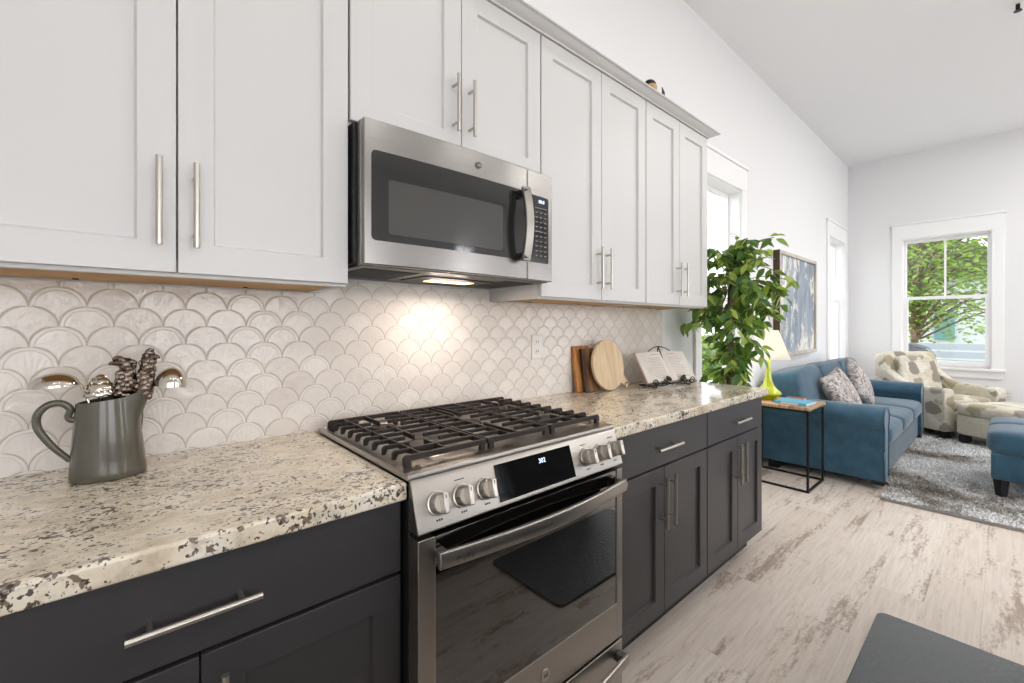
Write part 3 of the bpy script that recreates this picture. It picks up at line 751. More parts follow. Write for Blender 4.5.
text('monogram', 'GE', .015, (.859, YD-.0042, .303), (R(90), 0, 0), M['graymetal'], bd)
# lower drawer
dw = build(MB().box(dx0, dx1, YD, -.6495, .075, .232), 'storage_drawer', M['steel'], rg, bevel=.002)
hd = build(bowhandle(dx0+.035, dx1-.010, .185, .034, -.722, .028), 'handle', M['steel'], dw, bevel=.003)
for xa in (dx0+.037, dx1-.035): build(MB().box(xa, xa+.023, -.724, YD, .170, .200), 'handle_mount', M['graymetal'], hd, bevel=.002)
# burners
for i, (bx_, by_, br) in enumerate([(.605, -.21, .042), (.605, -.47, .052), (.846, -.34, .056), (1.087, -.21, .036), (1.087, -.47, .05)]):
    m = MB().lathe([(br*1.35, .9142), (br*1.35, .917), (br*.95, .921), (br*.9, .932), (br*.5, .933)], (bx_, by_, 0), 32)
    bu = build(m, 'burner', M['nickel'], cook)
    build(MB().lathe([(br*.86, .9335), (br*.9, .937), (br*.84, .943), (br*.3, .9445), (.001, .9445)], (bx_, by_, 0), 32), 'burner_cap', M['castiron'], bu)
# grates: three sections of lengthwise bars with turned down ends
ZG = .959
def gbar(m, x0_, x1_, y, w_=.0075, h=.011, lend=True, rend=True):
    m.box(x0_+(.006 if lend else 0), x1_-(.006 if rend else 0), y-w_/2, y+w_/2, ZG-h, ZG)
    if lend: m.prism([(x0_, ZG-.006), (x0_+.006, ZG-.0005), (x0_+.012, ZG-.0005), (x0_+.016, ZG-h), (x0_+.010, .936), (x0_, .936)], 1, y-w_/2, y+w_/2)
    if rend: m.prism([(x1_, ZG-.006), (x1_-.006, ZG-.0005), (x1_-.012, ZG-.0005), (x1_-.016, ZG-h), (x1_-.010, .936), (x1_, .936)], 1, y-w_/2, y+w_/2)
def ybar(m, x, y0_, y1_, w_=.007, h=.014): m.box(x-w_/2, x+w_/2, y0_, y1_, ZG-h-.001, ZG-.001)
gx = [(.478, .722), (.728, .964), (.970, 1.214)]
ys = [-.600+.0562*k for k in range(10)]
for s, (a, b) in enumerate(gx):
    m = MB()
    c_ = (a+b)/2
    for k, y in enumerate(ys):
        ends = k in (0, 9)
        le, re = s == 0, s == 2
        if k in (0, 9): gbar(m, a, b, y, .009, .014, le, re)
        elif k in (4, 5) and s != 1: gbar(m, a, b, y, lend=le, rend=re)
        elif s == 1: gbar(m, a, c_-.03, y, lend=False, rend=False); gbar(m, c_+.03, b, y, lend=False, rend=False)
        elif k % 4 in (1, 3): gbar(m, a, b, y, lend=le, rend=re) if k in (1, 8) else (gbar(m, a, c_-.028, y, lend=le, rend=False), gbar(m, c_+.028, b, y, lend=False, rend=re))
        else: gbar(m, a, c_-.045, y, lend=le, rend=False); gbar(m, c_+.045, b, y, lend=False, rend=re)
    ybar(m, a+.05, ys[0], ys[9]) if s == 0 else ybar(m, a+.004, ys[0], ys[9])
    ybar(m, b-.05, ys[0], ys[9]) if s == 2 else ybar(m, b-.004, ys[0], ys[9])
    if s != 1: ybar(m, c_, ys[0], ys[2]); ybar(m, c_, ys[3], ys[6]); ybar(m, c_, ys[7], ys[9])
    else: ybar(m, c_, ys[0], ys[3]); ybar(m, c_, ys[6], ys[9]); ybar(m, c_-.03, ys[0], ys[9]); ybar(m, c_+.03, ys[6], ys[9])
    for fx_ in (a+.012, b-.012):
        for fy_ in (ys[0], ys[9]):
            m.box(fx_-.008, fx_+.008, fy_-.006, fy_+.006, .9145, ZG-.004)
    build(m, 'grate', M['castiron'], rg, bevel=.0018)

# ------------------------------------------------------------ kitchen wall outlet
def outlet(loc, axis, label):
    r = empty('outlet', loc, label=label, cat='outlet'); x, y, z = loc
    if axis == 'y':
        bx = lambda a, b, d0, d1, c, d: MB().box(x+a, x+b, y-d1, y-d0, z+c, z+d)
    else: bx = lambda a, b, d0, d1, c, d: MB().box(x-d1, x-d0, y+a, y+b, z+c, z+d)
    build(bx(-.036, .036, 0, .005, -.058, .058), 'cover_plate', M['plastic'], r, bevel=.002)
    for q in (-.022, .022):
        s = build(bx(-.017, .017, .005, .0068, q-.014, q+.014), 'socket', M['plastic'], r, bevel=.001)
        for u in (-.008, .005): build(bx(u, u+.003, .0068, .0072, q-.005, q+.006), 'slot', M['black'], s)
outlet((1.497, -.0102, 1.162), 'y', 'white electrical outlet on the fan tile backsplash near the cutting boards')
outlet((XF-.0005, -1.545, .44), 'x', 'white electrical outlet on the far wall below the window trim corner')

# ------------------------------------------------------------ jug and utensils
jx, jy = -.034, -.155
jug = empty('jug', (jx, jy, .9145), label='olive grey ceramic jug holding serving utensils on the left counter', cat='jug')
def jugbody():
    m = MB(); n = 48; prof = []
    H0 = .180
    lv = [(0, .0), (.004, 0), (.15, 0), (.35, 0), (.55, 0), (.72, 0), (.85, 0), (.93, 0), (1, 0)]
    def ringf(t, inner=0):
        vs = []
        hw = .068+(.052-.068)*t**1.1 - inner; hd = .052+(.040-.052)*t - inner
        cx = -.000-.004*t
        if t < .01: hw -= .004; hd -= .004
        for k in range(n):
            a = 2*PI*k/n; x = math.cos(a)*hw; y = math.sin(a)*hd
            ca = max(0, math.cos(a))
            sp_ = max(0, (t-.62)/.38)**1.5*(ca**10)*.030
            z = t*H0+t**2*(.006*math.cos(a))+max(0, (t-.8)/.2)*(ca**6)*.012
            vs.append((jx+cx+x+sp_, jy+y, .9146+z))
        return vs
    ts = [0, .015, .1, .25, .4, .55, .66, .74, .82, .9, .96, 1.0]
    R_ = [ringf(t) for t in ts]+[ringf(1.0, .003)]+[ringf(t, .004) for t in (.9, .7, .4, .06)]
    vs = [v for r_ in R_ for v in r_]; fs = [tuple(range(n))[::-1]]
    for i in range(len(R_)-1):
        for k in range(n): fs.append((i*n+k, i*n+(k+1) % n, (i+1)*n+(k+1) % n, (i+1)*n+k))
    fs.append(tuple((len(R_)-1)*n+k for k in range(n)))
    return m.add(vs, fs)
build(jugbody(), 'body', M['jug'], jug, ang=60)
hp = spl([(-.088, jy, 1.058), (-.094, jy, 1.052), (-.101, jy, 1.060), (-.098, jy, 1.078), (-.112, jy, 1.092), (-.132, jy, 1.090), (-.147, jy, 1.072), (-.148, jy, 1.046), (-.136, jy, 1.018), (-.120, jy, .992), (-.106, jy, .974), (-.098, jy, .963)], 6)
N = len(hp); build(MB().tube(hp, [.0055+.002*math.sin(PI*i/(N-1)) for i in range(N)], 12), 'handle', M['jug'], jug)

def ladle(loc, rot, r, el, stem_to, label, hf=.9):
    root = empty('ladle', loc, label=label, cat='ladle')
    m = MB(); prof = []; n = 10
    for i in range(n+1):
        a = PI/2*i/n; prof.append((r*math.cos(a)+.0004, r*hf*math.sin(a)))
    for i in range(n, -1, -1):
        a = PI/2*i/n; prof.append(((r-.0018)*math.cos(a)+.0002, (r*hf-.0018)*math.sin(a)))
    mt = Euler(rot).to_matrix()
    m.lathe(prof, loc, 36, sx=el, mat=mt, cap=False)
    build(m, 'bowl', M['polished'], root, ang=60)
    build(MB().tube(spl(stem_to, 5), .0032, 10, flat=1.5), 'handle', M['polished'], root)
ladle((-.122, -.150, 1.129), (0, R(-4), 0), .033, 1.22, [(-.088, -.150, 1.133), (-.082, -.150, 1.130), (-.073, -.152, 1.105), (-.052, -.155, 1.02), (-.030, -.155, .935)], 'silver serving spoon with an oval bowl leaning left out of the jug')
ladle((.077, -.150, 1.112), (0, R(6), 0), .032, 1.0, [(.048, -.150, 1.125), (.040, -.152, 1.12), (.030, -.152, 1.09), (.014, -.155, 1.02), (0, -.155, .935)], 'round domed silver ladle leaning right out of the jug', 1.45)
# leafy ball top
root = empty('serving_spoon', (-.052, -.155, 1.12), label='silver utensil in the jug topped with a ball of curled leaves', cat='utensil')
m = MB()
for ly, (cnt, rr_, zz) in enumerate([(8, .024, 1.112), (8, .022, 1.122), (6, .015, 1.133), (3, .007, 1.140)]):
    for k in range(cnt):
        a = 2*PI*(k+.5*(ly % 2))/cnt; cx, cy = -.050+rr_*math.cos(a), -.155+rr_*math.sin(a)*.8
        m.superell((cx, cy, zz), (.0030, .0125, .012), (1, 1), 12, 8, rot=(0, R(-18), a))
m.superell((-.050, -.155, 1.118), (.018, .016, .018), (1, 1), 16, 10)
build(m, 'leaf_ball', M['polished'], root)
build(MB().tube([(-.050, -.155, 1.11), (-.038, -.155, 1.03), (-.020, -.150, .935)], .0035, 10), 'handle', M['polished'], root)
def figure(cx, top, lean, label, seed, frond):
    rnd_ = random.Random(seed)
    root = empty('serving_utensil', (cx, -.15, 1.11), label=label, cat='utensil')
    m = MB(); z = 1.098
    for k in range(7):
        u = k/6; zz = 1.100+(top-.030-1.100)*u; r_ = .0175*(1-.30*u)+.003*rnd_.random()
        m.superell((cx+lean*u+rnd_.uniform(-.003, .003), -.15+rnd_.uniform(-.004, .004), zz), (r_, r_*.85, .017), (1, 1), 12, 8)
        for j in range(5):
            a = rnd_.uniform(0, 2*PI)
            m.superell((cx+lean*u+math.cos(a)*r_*.85, -.15+math.sin(a)*r_*.85, zz+rnd_.uniform(-.008, .008)), (.006, .004, .008), (1, 1), 8, 6)
    build(m, 'sculpted_stem', M['pewter'], root)
    f = MB()
    for ang_, ln in frond:
        ca, sa = math.cos(R(ang_)), math.sin(R(ang_)); bx_, bz_ = cx+lean, top-.032
        pts = [(bx_, -.15, bz_), (bx_+ca*ln*.4, -.15, bz_+sa*ln*.5+.004), (bx_+ca*ln*.8, -.151, bz_+sa*ln*.85+.002), (bx_+ca*ln*1.1, -.152, bz_+sa*ln*.75)]
        f.tube(spl(pts, 4), [.004, .005, .006, .007, .0075, .008, .008, .007, .006, .005, .004, .003, .0015], 8, flat=1.3)
    build(f, 'frond_top', M['pewter'], root)
    build(MB().tube([(cx, -.15, 1.105), (cx-.005, -.152, 1.02), (cx-.012, -.155, .935)], .0035, 10), 'handle', M['pewter'], root)
figure(-.010, 1.200, .006, 'dark pewter figural utensil with a broad drooping leaf top, taller left one of the pair', 3, [(168, .030), (95, .014), (140, .030), (20, .018)])
figure(.026, 1.204, .008, 'dark pewter figural utensil with an upright leaf top, beside the domed ladle', 9, [(75, .034), (35, .026), (110, .020)])

# ------------------------------------------------------------ boards, cookbook
def lean(mb, yb, zb, ang): # rotate about the x axis through (yb, zb); top goes to +y
    c, s = math.cos(R(ang)), math.sin(R(ang)); out = []
    for x, y, z in mb.v:
        dy, dz = y-yb, z-zb; out.append((x, yb+dy*c+dz*s, zb-dy*s+dz*c))
    mb.v = out; return mb
m = lean(MB().box(1.750, 1.880, -.058, -.040, .9165, 1.160), -.058, .9165, 8)
root = empty('cutting_board', (1.8, -.05, .915), label='rectangular honey brown wooden board leaning on the tile, rearmost of three', cat='cutting board', group='cutting boards leaning on the backsplash')
build(m, 'board', M['acacia'], root, bevel=.003)
root = empty('cutting_board', (1.8, -.08, .915), label='narrow rectangular board with a dark edge between the brown board and the round one', cat='cutting board', group='cutting boards leaning on the backsplash')
m = lean(MB().box(1.8105, 1.905, -.084, -.070, .9165, 1.146), -.084, .9165, 8); build(m, 'board', M['walnut2'], root, bevel=.002)
m = lean(MB().box(1.788, 1.810, -.084, -.070, .9165, 1.148), -.084, .9165, 8); build(m, 'dark_edge', M['walnut'], root, bevel=.002)
root = empty('cutting_board', (1.975, -.115, .915), label='round pale wooden board with a short handle, frontmost of the leaning boards', cat='cutting board', group='cutting boards leaning on the backsplash')
m = MB(); pts = []; cx, cz, r0 = 1.955, 1.0545, .1365
n = 64; ha = R(-38)
for k in range(n):
    a = ha+2*PI*k/n
    if k in (0, n-1, 1): continue
    pts.append((cx+r0*math.cos(a), cz+r0*math.sin(a)))
hx, hz = math.cos(ha), math.sin(ha); px_, pz_ = -hz, hx
ext = [(cx+hx*(r0+l)+px_*w__, cz+hz*(r0+l)+pz_*w__) for l, w__ in ((.002, -.026), (.030, -.022), (.056, -.020), (.062, -.012), (.062, .012), (.056, .020), (.030, .022), (.002, .026))]
pts = pts+ext
m.prism(pts, 1, -.124, -.108); lean(m, -.124, .9165, 8)
build(m, 'board', M['beech'], root, bevel=.002)
m = MB().tube(spl([(cx+hx*(r0+.035), -.126, cz+hz*(r0+.035)), (cx+hx*(r0+.04)+.01, -.13, cz-.11), (cx+hx*(r0+.03)-.012, -.132, .945), (cx+hx*(r0+.03)-.018, -.133, .925)], 5), .002, 8); lean(m, -.124, .9165, 8)
build(m, 'leather_strap', M['leather'], root)

bk = empty('book_stand', (2.36, -.235, .915), R(-12), label='black wrought iron scroll stand holding the open cookbook', cat='book stand')
m = MB()
def scroll(cx, cz, r, s, y, t0=0, turns=1.5):
    return [(cx+s*r*(1-k/26)*math.cos(t0+turns*2*PI*k/22), y, cz+r*(1-k/26)*math.sin(t0+turns*2*PI*k/22)) for k in range(23)]
m.tube(spl([(-.2, -.03, .022), (-.1, -.035, .012), (0, -.037, .024), (.1, -.035, .012), (.2, -.03, .022)], 6), .0030, 8)
for s in (-1, 1):
    m.tube(scroll(s*.150, .028, .024, s, -.036), .0026, 8)
    m.tube(scroll(s*.085, .026, .020, -s, -.040), .0026, 8)
    m.tube(spl([(s*.02, -.037, .014), (s*.06, -.04, .034), (s*.09, -.042, .050)], 5), .0024, 8)
    m.superell((s*.058, -.046, .052), (.026, .004, .013), (1, 1), 14, 8, rot=(0, R(-s*24), 0))
    m.tube(spl([(s*.14, -.030, .0035), (s*.14, .03, .004), (s*.14, .10, .0045)], 4), .003, 8)
    m.tube([(s*.14, -.030, .0035), (s*.14, -.03, .022)], .003, 8)
    m.tube([(s*.14, -.028, .022), (s*.14, .078, .190)], .003, 8)
m.tube(spl([(-.095, .077, .196), (-.05, .082, .218), (0, .085, .226), (.05, .082, .218), (.095, .077, .196)], 5), .003, 8)
m.tube([(0, .085, .226), (0, .02, .09)], .003, 8); m.tube([(-.14, .078, .190), (.14, .078, .190)], .003, 8)
m.tube([(0, .085, .226), (0, .12, .0045)], .003, 8); m.tube([(-.14, .1, .0045), (.14, .1, .0045)], .003, 8)
m.box(-.15, .15, -.036, -.006, .0215, .0245)
build(m, 'frame', M['blackmetal'], bk, local=True)
cbk = empty('cookbook', (2.36, -.235, .9155), R(-12), label='open cookbook with pale printed pages resting on the iron stand', cat='book')
la = math.atan2(.168, .106)
def onb(mb):  # local book plane: x right, y up the page, z out of the page
    mt = Matrix.Translation((0, -.021, .028)) @ Matrix.Rotation(la, 4, 'X'); return mb.xf(mt)
m = MB().box(-.205, .205, -.002, .192, .000, .003); build(onb(m), 'cover', M['pinkcover'], cbk, local=True)
for s in (-1, 1):
    m = MB(); vs = []; fs = []; n = 12
    for i in range(n+1):
        u = i/n; x = s*.200*u; zt2 = .004+.016*math.sin(PI*min(1, u*1.15+.02))**.8*(1-.55*u)+.003
        vs += [(x, .001, .0035), (x, .189, .0035), (x, .189, zt2), (x, .001, zt2)]
    for i in range(n):
        for k in range(4): fs.append((4*i+k, 4*i+(k+1) % 4, 4*i+4+(k+1) % 4, 4*i+4+k))
    fs += [(0, 1, 2, 3), tuple(4*n+k for k in (3, 2, 1, 0))]
    m.add(vs, fs); pg = build(onb(m), 'page_block', M['paper'], cbk, local=True)
    tm = MB(); rnd_ = random.Random(5+s)
    for j in range(15):
        yy = .168-j*.0105
        if j == 1: continue
        a_, b_ = .035, .035+.14*rnd_.uniform(.55, 1) if j else .10
        nseg = 6
        for q in range(nseg):
            ua, ub_ = (a_+(b_-a_)*q/nseg)/.200, (a_+(b_-a_)*(q+.8)/nseg)/.200
            um = (ua+ub_)/2; z_ = .004+.016*math.sin(PI*min(1, um*1.15+.02))**.8*(1-.55*um)+.0037
            xa_, xb_ = sorted((s*ua*.200, s*ub_*.200)); tm.box(xa_, xb_, yy, yy+(.004 if j == 0 else .0022), z_-.0012, z_+.0008)
    build(onb(tm), 'printed_text', M['ink'], pg.parent, local=True)

# ------------------------------------------------------------ figurine on the crown
fg = empty('figurine', (1.99, -.34, 2.4312), label='small tan and black ornament perched on top of the wall cabinets', cat='ornament')
build(MB().superell((1.965, -.350, 2.458), (.036, .028, .027), (.9, .9), 20, 12).superell((2.025, -.350, 2.445), (.050, .018, .014), (1, 1), 18, 10), 'body', M['tan'], fg)
build(MB().superell((1.960, -.350, 2.472), (.034, .027, .021), (.9, 1), 18, 10), 'dark_cap', M['blackmetal'], fg)
build(MB().tube([(2.072, -.35, 2.442), (2.084, -.35, 2.458), (2.086, -.35, 2.478), (2.074, -.35, 2.502)], [.012, .015, .011, .002], 10, flat=.6), 'tail', M['walnut'], fg)

# ------------------------------------------------------------ plant
def leafshape(m, p, d, up, L_, W_, droop=.25):
    d = d.normalized(); sd = d.cross(up)
    if sd.length < 1e-3: sd = Vector((1, 0, 0))
    sd.normalize(); nrm = sd.cross(d).normalized()
    prof = [(0, 0), (.18, .62), (.42, 1), (.7, .7), (.88, .28), (1, 0)]
    cen = [p+d*(L_*u)-Vector((0, 0, 1))*(droop*L_*u*u)-nrm*0 for u, _ in prof]
    vs = [cen[0]]
    for i in range(1, 5):
        w_ = prof[i][1]*W_/2
        vs += [cen[i]-sd*w_+nrm*w_*.25, cen[i], cen[i]+sd*w_+nrm*w_*.25]
    vs.append(cen[5]); fs = [(0, 2, 1), (0, 3, 2)]
    for i in range(3):
        b = 1+3*i; fs += [(b, b+1, b+4, b+3), (b+1, b+2, b+5, b+4)]
    fs += [(10, 11, 13), (11, 12, 13)]
    m.add(vs, fs)
pl = empty('ficus_tree', (2.98, -.33, 0), label='potted ficus tree with glossy green leaves standing past the end of the counter', cat='plant')
build(MB().lathe([(.10, 0.001), (.125, .01), (.15, .28), (.16, .285), (.16, .31), (.145, .31), (.14, .27)], (2.98, -.33, 0), 36), 'pot', M['terracotta'], pl)
build(MB().lathe([(.138, .268), (.09, .278), (.001, .28)], (2.98, -.33, 0), 24, cap=False), 'soil', M['soil'], pl)
rp = random.Random(21)
tr_pts = [(2.98, -.33, .27), (2.985, -.325, .5), (2.97, -.31, .8), (2.985, -.325, 1.05), (2.97, -.32, 1.3), (2.985, -.33, 1.5), (2.98, -.34, 1.66)]
tm_ = MB().tube(spl(tr_pts, 5), [.030-.017*i/30 for i in range(31)], 12)
tm_.tube(spl([(x+.016*math.cos(i*1.6), y+.016*math.sin(i*1.6), z) for i, (x, y, z) in enumerate(tr_pts)], 5), [.012-.006*i/30 for i in range(31)], 10)
fol = MB()
CEN = Vector((2.99, -.345, 1.44))
for bi in range(100):
    t_ = rp.random(); zb = .96+.76*t_
    if bi > 84: zb = rp.uniform(1.5, 1.74)
    a = rp.uniform(0, 2*PI)
    st_ = Vector((2.978, -.325, zb-.03))
    if zb < 1.20 and rp.random() < .35: continue
    env = (.20 if zb < 1.20 else .34 if zb < 1.6 else .28)*rp.uniform(.45, 1.15)
    if zb < 1.34 and math.cos(a+.72) > .2: env *= .62
    if 1.28 < zb < 1.40 and math.cos(a-2.4) > .6: env *= 1.3
    d = Vector((math.cos(a), math.sin(a), rp.uniform(.0, .55)))
    if zb > 1.62: d.z += .7
    p1 = st_+d*env*.5; p2 = st_+d*env*.92-Vector((0, 0, .06+.06*rp.random()))
    for p_ in (p1, p2):
        p_.y = min(p_.y, -.045)
        if p_.z > 1.30: p_.x = max(p_.x, 2.70)
    br_ = spl([st_, p1, p2], 6); tm_.tube(br_, .0026, 6)
    for j, q in enumerate(br_[3:]):
        if q.x < 2.72 and q.z > 1.30: continue
        for c in range(rp.choice((1, 1, 2))):
            la_ = rp.uniform(0, 2*PI); dd_ = Vector((math.cos(la_)*.8, math.sin(la_)*.8, rp.uniform(-1.1, -.1)))+d*.35
            if q.y > -.13 and dd_.y > 0: dd_.y *= -.3
            L_ = rp.uniform(.06, .09); q_ = q+Vector([rp.uniform(-.012, .012) for _ in range(3)])
            leafshape(fol, q_, dd_, Vector((rp.uniform(-.7, .7), rp.uniform(-.7, .7), .6)), L_, L_*rp.uniform(.48, .6))
for sh in range(2):   # top shoots
    st_ = Vector((2.98, -.34, 1.66)); p2 = st_+Vector((.02+.04*sh, -.02-.03*sh, .2-.05*sh)); br_ = spl([st_, (st_+p2)/2+Vector((.02, 0, 0)), p2], 5); tm_.tube(br_, .0025, 6)
    for q in br_[2:]:
        la_ = rp.uniform(0, 2*PI); leafshape(fol, q, Vector((math.cos(la_), math.sin(la_), .6)), Vector((0, 0, 1)), .06, .03)
build(tm_, 'trunk', M['bark'], pl)
build(fol, 'foliage', M['leaf'], pl, ang=80)

# ------------------------------------------------------------ side table, lamp, books
TX0, TX1, TY0, TY1, TZ = 3.845, 4.265, -.545, -.075, .645
st = empty('side_table', ((TX0+TX1)/2, (TY0+TY1)/2, 0), label='small side table with wooden top and thin black metal frame beside the sofa arm', cat='table')
build(MB().box(TX0-.01, TX1+.01, TY0-.01, TY1+.01, TZ-.022, TZ), 'table_top', M['tablewood'], st, bevel=.002)
q = .015
for x in (TX0, TX1-q):
    for y in (TY0, TY1-q): build(MB().box(x, x+q, y, y+q, 0.0005, TZ-.0225), 'leg', M['blackmetal'], st)
m = MB()
for z in (.0005, TZ-.038):
    m.box(TX0+q, TX1-q, TY0, TY0+q, z, z+q).box(TX0+q, TX1-q, TY1-q, TY1, z, z+q).box(TX0, TX0+q, TY0+q, TY1-q, z, z+q).box(TX1-q, TX1, TY0+q, TY1-q, z, z+q)
build(m, 'frame', M['blackmetal'], st)
LX, LY = 4.07, -.195
lp = empty('table_lamp', (LX, LY, TZ), R(20), label='table lamp with a chartreuse teardrop base and square white shade on the side table', cat='lamp')
prof = [(.052, .001), (.060, .008), (.050, .016), (.066, .026), (.092, .040), (.100, .054), (.092, .070), (.066, .092), (.044, .120), (.032, .155), (.025, .21), (.020, .27), (.017, .32), (.012, .333)]
build(MB().lathe(prof, (0, 0, 0), 40), 'base', M['chart'], lp, local=True)
build(MB().cyl((0, 0, .333), (0, 0, .56), .004, 10).cyl((0, 0, .36), (0, 0, .41), .016, 16), 'stem', M['nickel'], lp, local=True)
def shade(b, t_, z0_, z1_, th=.003):
    rings = [[(sx*h, sy*h, z) for sx, sy in ((-1, -1), (1, -1), (1, 1), (-1, 1))] for h, z in ((b, z0_), (t_, z1_), (t_-th, z1_), (b-th, z0_))]
    vs = [v for r_ in rings for v in r_]; fs = []
    for i in range(4):
        j = (i+1) % 4
        for k in range(4): fs.append((4*i+k, 4*i+(k+1) % 4, 4*j+(k+1) % 4, 4*j+k))
    return MB().add(vs, fs)
build(shade(.155, .072, .345, .585), 'lamp_shade', M['shade'], lp, local=True, smooth=False)
build(MB().superell((0, 0, .44), (.028, .028, .038), (1, 1), 16, 10), 'bulb', emit('warm_bulb', (255, 240, 214), 2.0), lp, local=True)
pt = bpy.data.lights.new('lamp_bulb_light', 'POINT'); pt.energy = 5; pt.color = (1, .93, .82); pt.shadow_soft_size = .04
po = bpy.data.objects.new('lamp_bulb_light', pt); sc.collection.objects.link(po); po.location = (LX, LY, TZ+.40)
bo = empty('book', (4.0, -.40, TZ+.0005), R(-4), label='turquoise and white book lying flat on the side table', cat='book')
build(MB().box(-.10, .12, -.125, .10, 0, .003).box(-.10, .12, -.125, .10, .019, .022).box(-.103, -.100, -.125, .10, 0, .022), 'cover', M['bookblue'], bo, local=True)
build(MB().box(-.0995, .116, -.121, .096, .0032, .0188), 'page_block', M['pages'], bo, local=True)
build(MB().box(-.1045, -.1031, -.07, .05, .004, .018), 'spine_panel', M['paper'], bo, local=True)
bo = empty('book', (4.185, -.37, TZ+.0005), R(4), label='small brown book lying on the side table behind the turquoise one', cat='book')
build(MB().box(-.045, .06, -.06, .07, 0, .003).box(-.045, .06, -.06, .07, .017, .020).box(-.048, -.045, -.06, .07, 0, .020), 'cover', M['bookbrown'], bo, local=True)
build(MB().box(-.0445, .057, -.057, .067, .0032, .0168), 'page_block', M['pages'], bo, local=True)

# ------------------------------------------------------------ sofa
SX0, SX1, SYF, SYB = 4.30, 6.67, -.925, -.07
so = empty('sofa', ((SX0+SX1)/2, -.5, 0), label='blue three-seat fabric sofa with rolled arms against the left wall', cat='sofa')
AW = .215
build(MB().box(SX0+.06, SX1-.06, SYF+.065, SYB-.02, .10, .30), 'base', M['blue'], so, bevel=.02, seg=3)
def arm(xc, name='arm'):
    m = MB(); prof = []
    h = AW/2
    # side profile in x,z: straight lower panel, round roll on top
    pr = [(-h*.78, .070), (h*.78, .070), (h*.80, .30), (h*.82, .47)]
    for k in range(0, 19):
        a = -R(32)+k*R(244)/18
        pr.append((h*1.12*math.cos(a), .550+.088*math.sin(a)))
    pr += [(-h*.80, .47), (-h*.80, .30)]
    N = len(pr); vs = []; fs = []
    secs = [(SYF+.012, .93), (SYF+.004, .97), (SYF+.02, 1), (SYB, 1)]
    for y, s_ in secs: vs += [(xc+px*s_, y, .36+(pz-.36)*s_) for px, pz in pr]
    for i in range(len(secs)-1):
        for k in range(N): fs.append((i*N+k, i*N+(k+1) % N, (i+1)*N+(k+1) % N, (i+1)*N+k))
    fs += [tuple(range(N))[::-1], tuple((len(secs)-1)*N+k for k in range(N))]
    m.add(vs, fs); a_ = build(m, 'arm', M['blue'], so, ang=40)
    pp_ = [(xc+px*1.0, SYF+.010, .36+(pz-.36)*1.0) for px, pz in pr]
    build(MB().tube(pp_, .005, 8, closed=True), 'piping', M['bluepipe'], a_)
    build(MB().tube([(xc-h*.86, SYF+.02, .484), (xc-h*.86, SYB, .484)], .005, 8), 'seam', M['bluepipe'], a_)
arm(SX0+AW/2); arm(SX1-AW/2)
build(MB().box(SX0+.03, SX1-.03, -.20, SYB+.01, .10, .78, rot=(R(-4), 0, 0)), 'back', M['blue'], so, bevel=.04, seg=4)
bw = (SX1-SX0-.04)/3
for k in range(3):
    cx = SX0+.02+bw*(k+.5)
    def pf(v, bw=bw):
        v = v.copy(); v.z += .02*math.cos(v.x/bw*PI)*(1 if v.z > 0 else 0); v.z -= .01*(v.x/(bw/2))**2*(v.z > 0); v.y -= .02*math.cos(v.x/bw*PI)*(v.y < 0); return v
    b_ = build(MB().superell((cx, -.255, .643), (bw/2+.004, .120, .225), (.26, .17), 44, 26, rot=(R(-13), 0, 0), fn=pf), 'back_cushion', M['blue'], so, ang=60)
sw = (SX1-SX0-2*AW+.02)/3
for k in range(3):
    cx = SX0+AW-.01+sw*(k+.5)
    build(MB().superell((cx, -.575, .385), (sw/2+.004, .360, .085), (.42, .22), 44, 20), 'seat_cushion', M['blue'], so, ang=60)
build(MB().box(SX0+AW-.02, SX1-AW+.02, SYF+.035, SYF+.11, .060, .34), 'front_rail', M['blue'], so, bevel=.015, seg=3)
for x in (SX0+.03, SX1-.13):
    for y in (SYF+.015, SYB-.12): build(MB().box(x, x+.10, y, y+.08, .0365 if y < -.5 else .0005, .10), 'foot', M['black'], so)
def pillow(loc, rot, sz, label):
    m = MB(); n = 22; vs = []; fs = []
    for side in (1, -1):
        for i in range(n+1):
            for j in range(n+1):
                u, v = -1+2*i/n, -1+2*j/n
                k = (1-u*u)*(1-v*v); th = .085*k**.42
                pin = 1-.07*(1-abs(u))*abs(v)**2-.0; pin2 = 1-.07*(1-abs(v))*abs(u)**2
                vs.append((u*sz*pin2, -side*th, v*sz*pin))
    N = (n+1)**2
    for q in range(2):
        for i in range(n):
            for j in range(n):
                c = q*N+i*(n+1)+j; f = (c, c+n+1, c+n+2, c+1); fs.append(f if q == 0 else f[::-1])
    m.add(vs, fs); mt = Matrix.Translation(loc) @ Euler(rot, 'XYZ').to_matrix().to_4x4(); m.xf(mt)
    o = build(m, 'throw_pillow', M['cushion'], label=label, cat='pillow', group='mottled grey throw pillows on the sofa', ang=80)
    bm = bmesh.new(); bm.from_mesh(o.data); bmesh.ops.remove_doubles(bm, verts=bm.verts, dist=.0005); bmesh.ops.recalc_face_normals(bm, faces=bm.faces); bm.to_mesh(o.data); bm.free()
    return o
pillow((4.93, -.525, .640), (R(-24), R(-12), R(-6)), .215, 'mottled grey throw pillow on the blue sofa, the nearer one by the side table')
pillow((5.72, -.520, .665), (R(-22), R(28), R(-8)), .22, 'mottled grey throw pillow on the blue sofa, the farther tilted one')

# ------------------------------------------------------------ armchair + ottoman (turned towards the room)
FR = R(-34)
ch = empty('armchair', (7.24, -.95, 0), FR, label='patterned beige armchair with sloping arms in the corner by the window', cat='armchair')
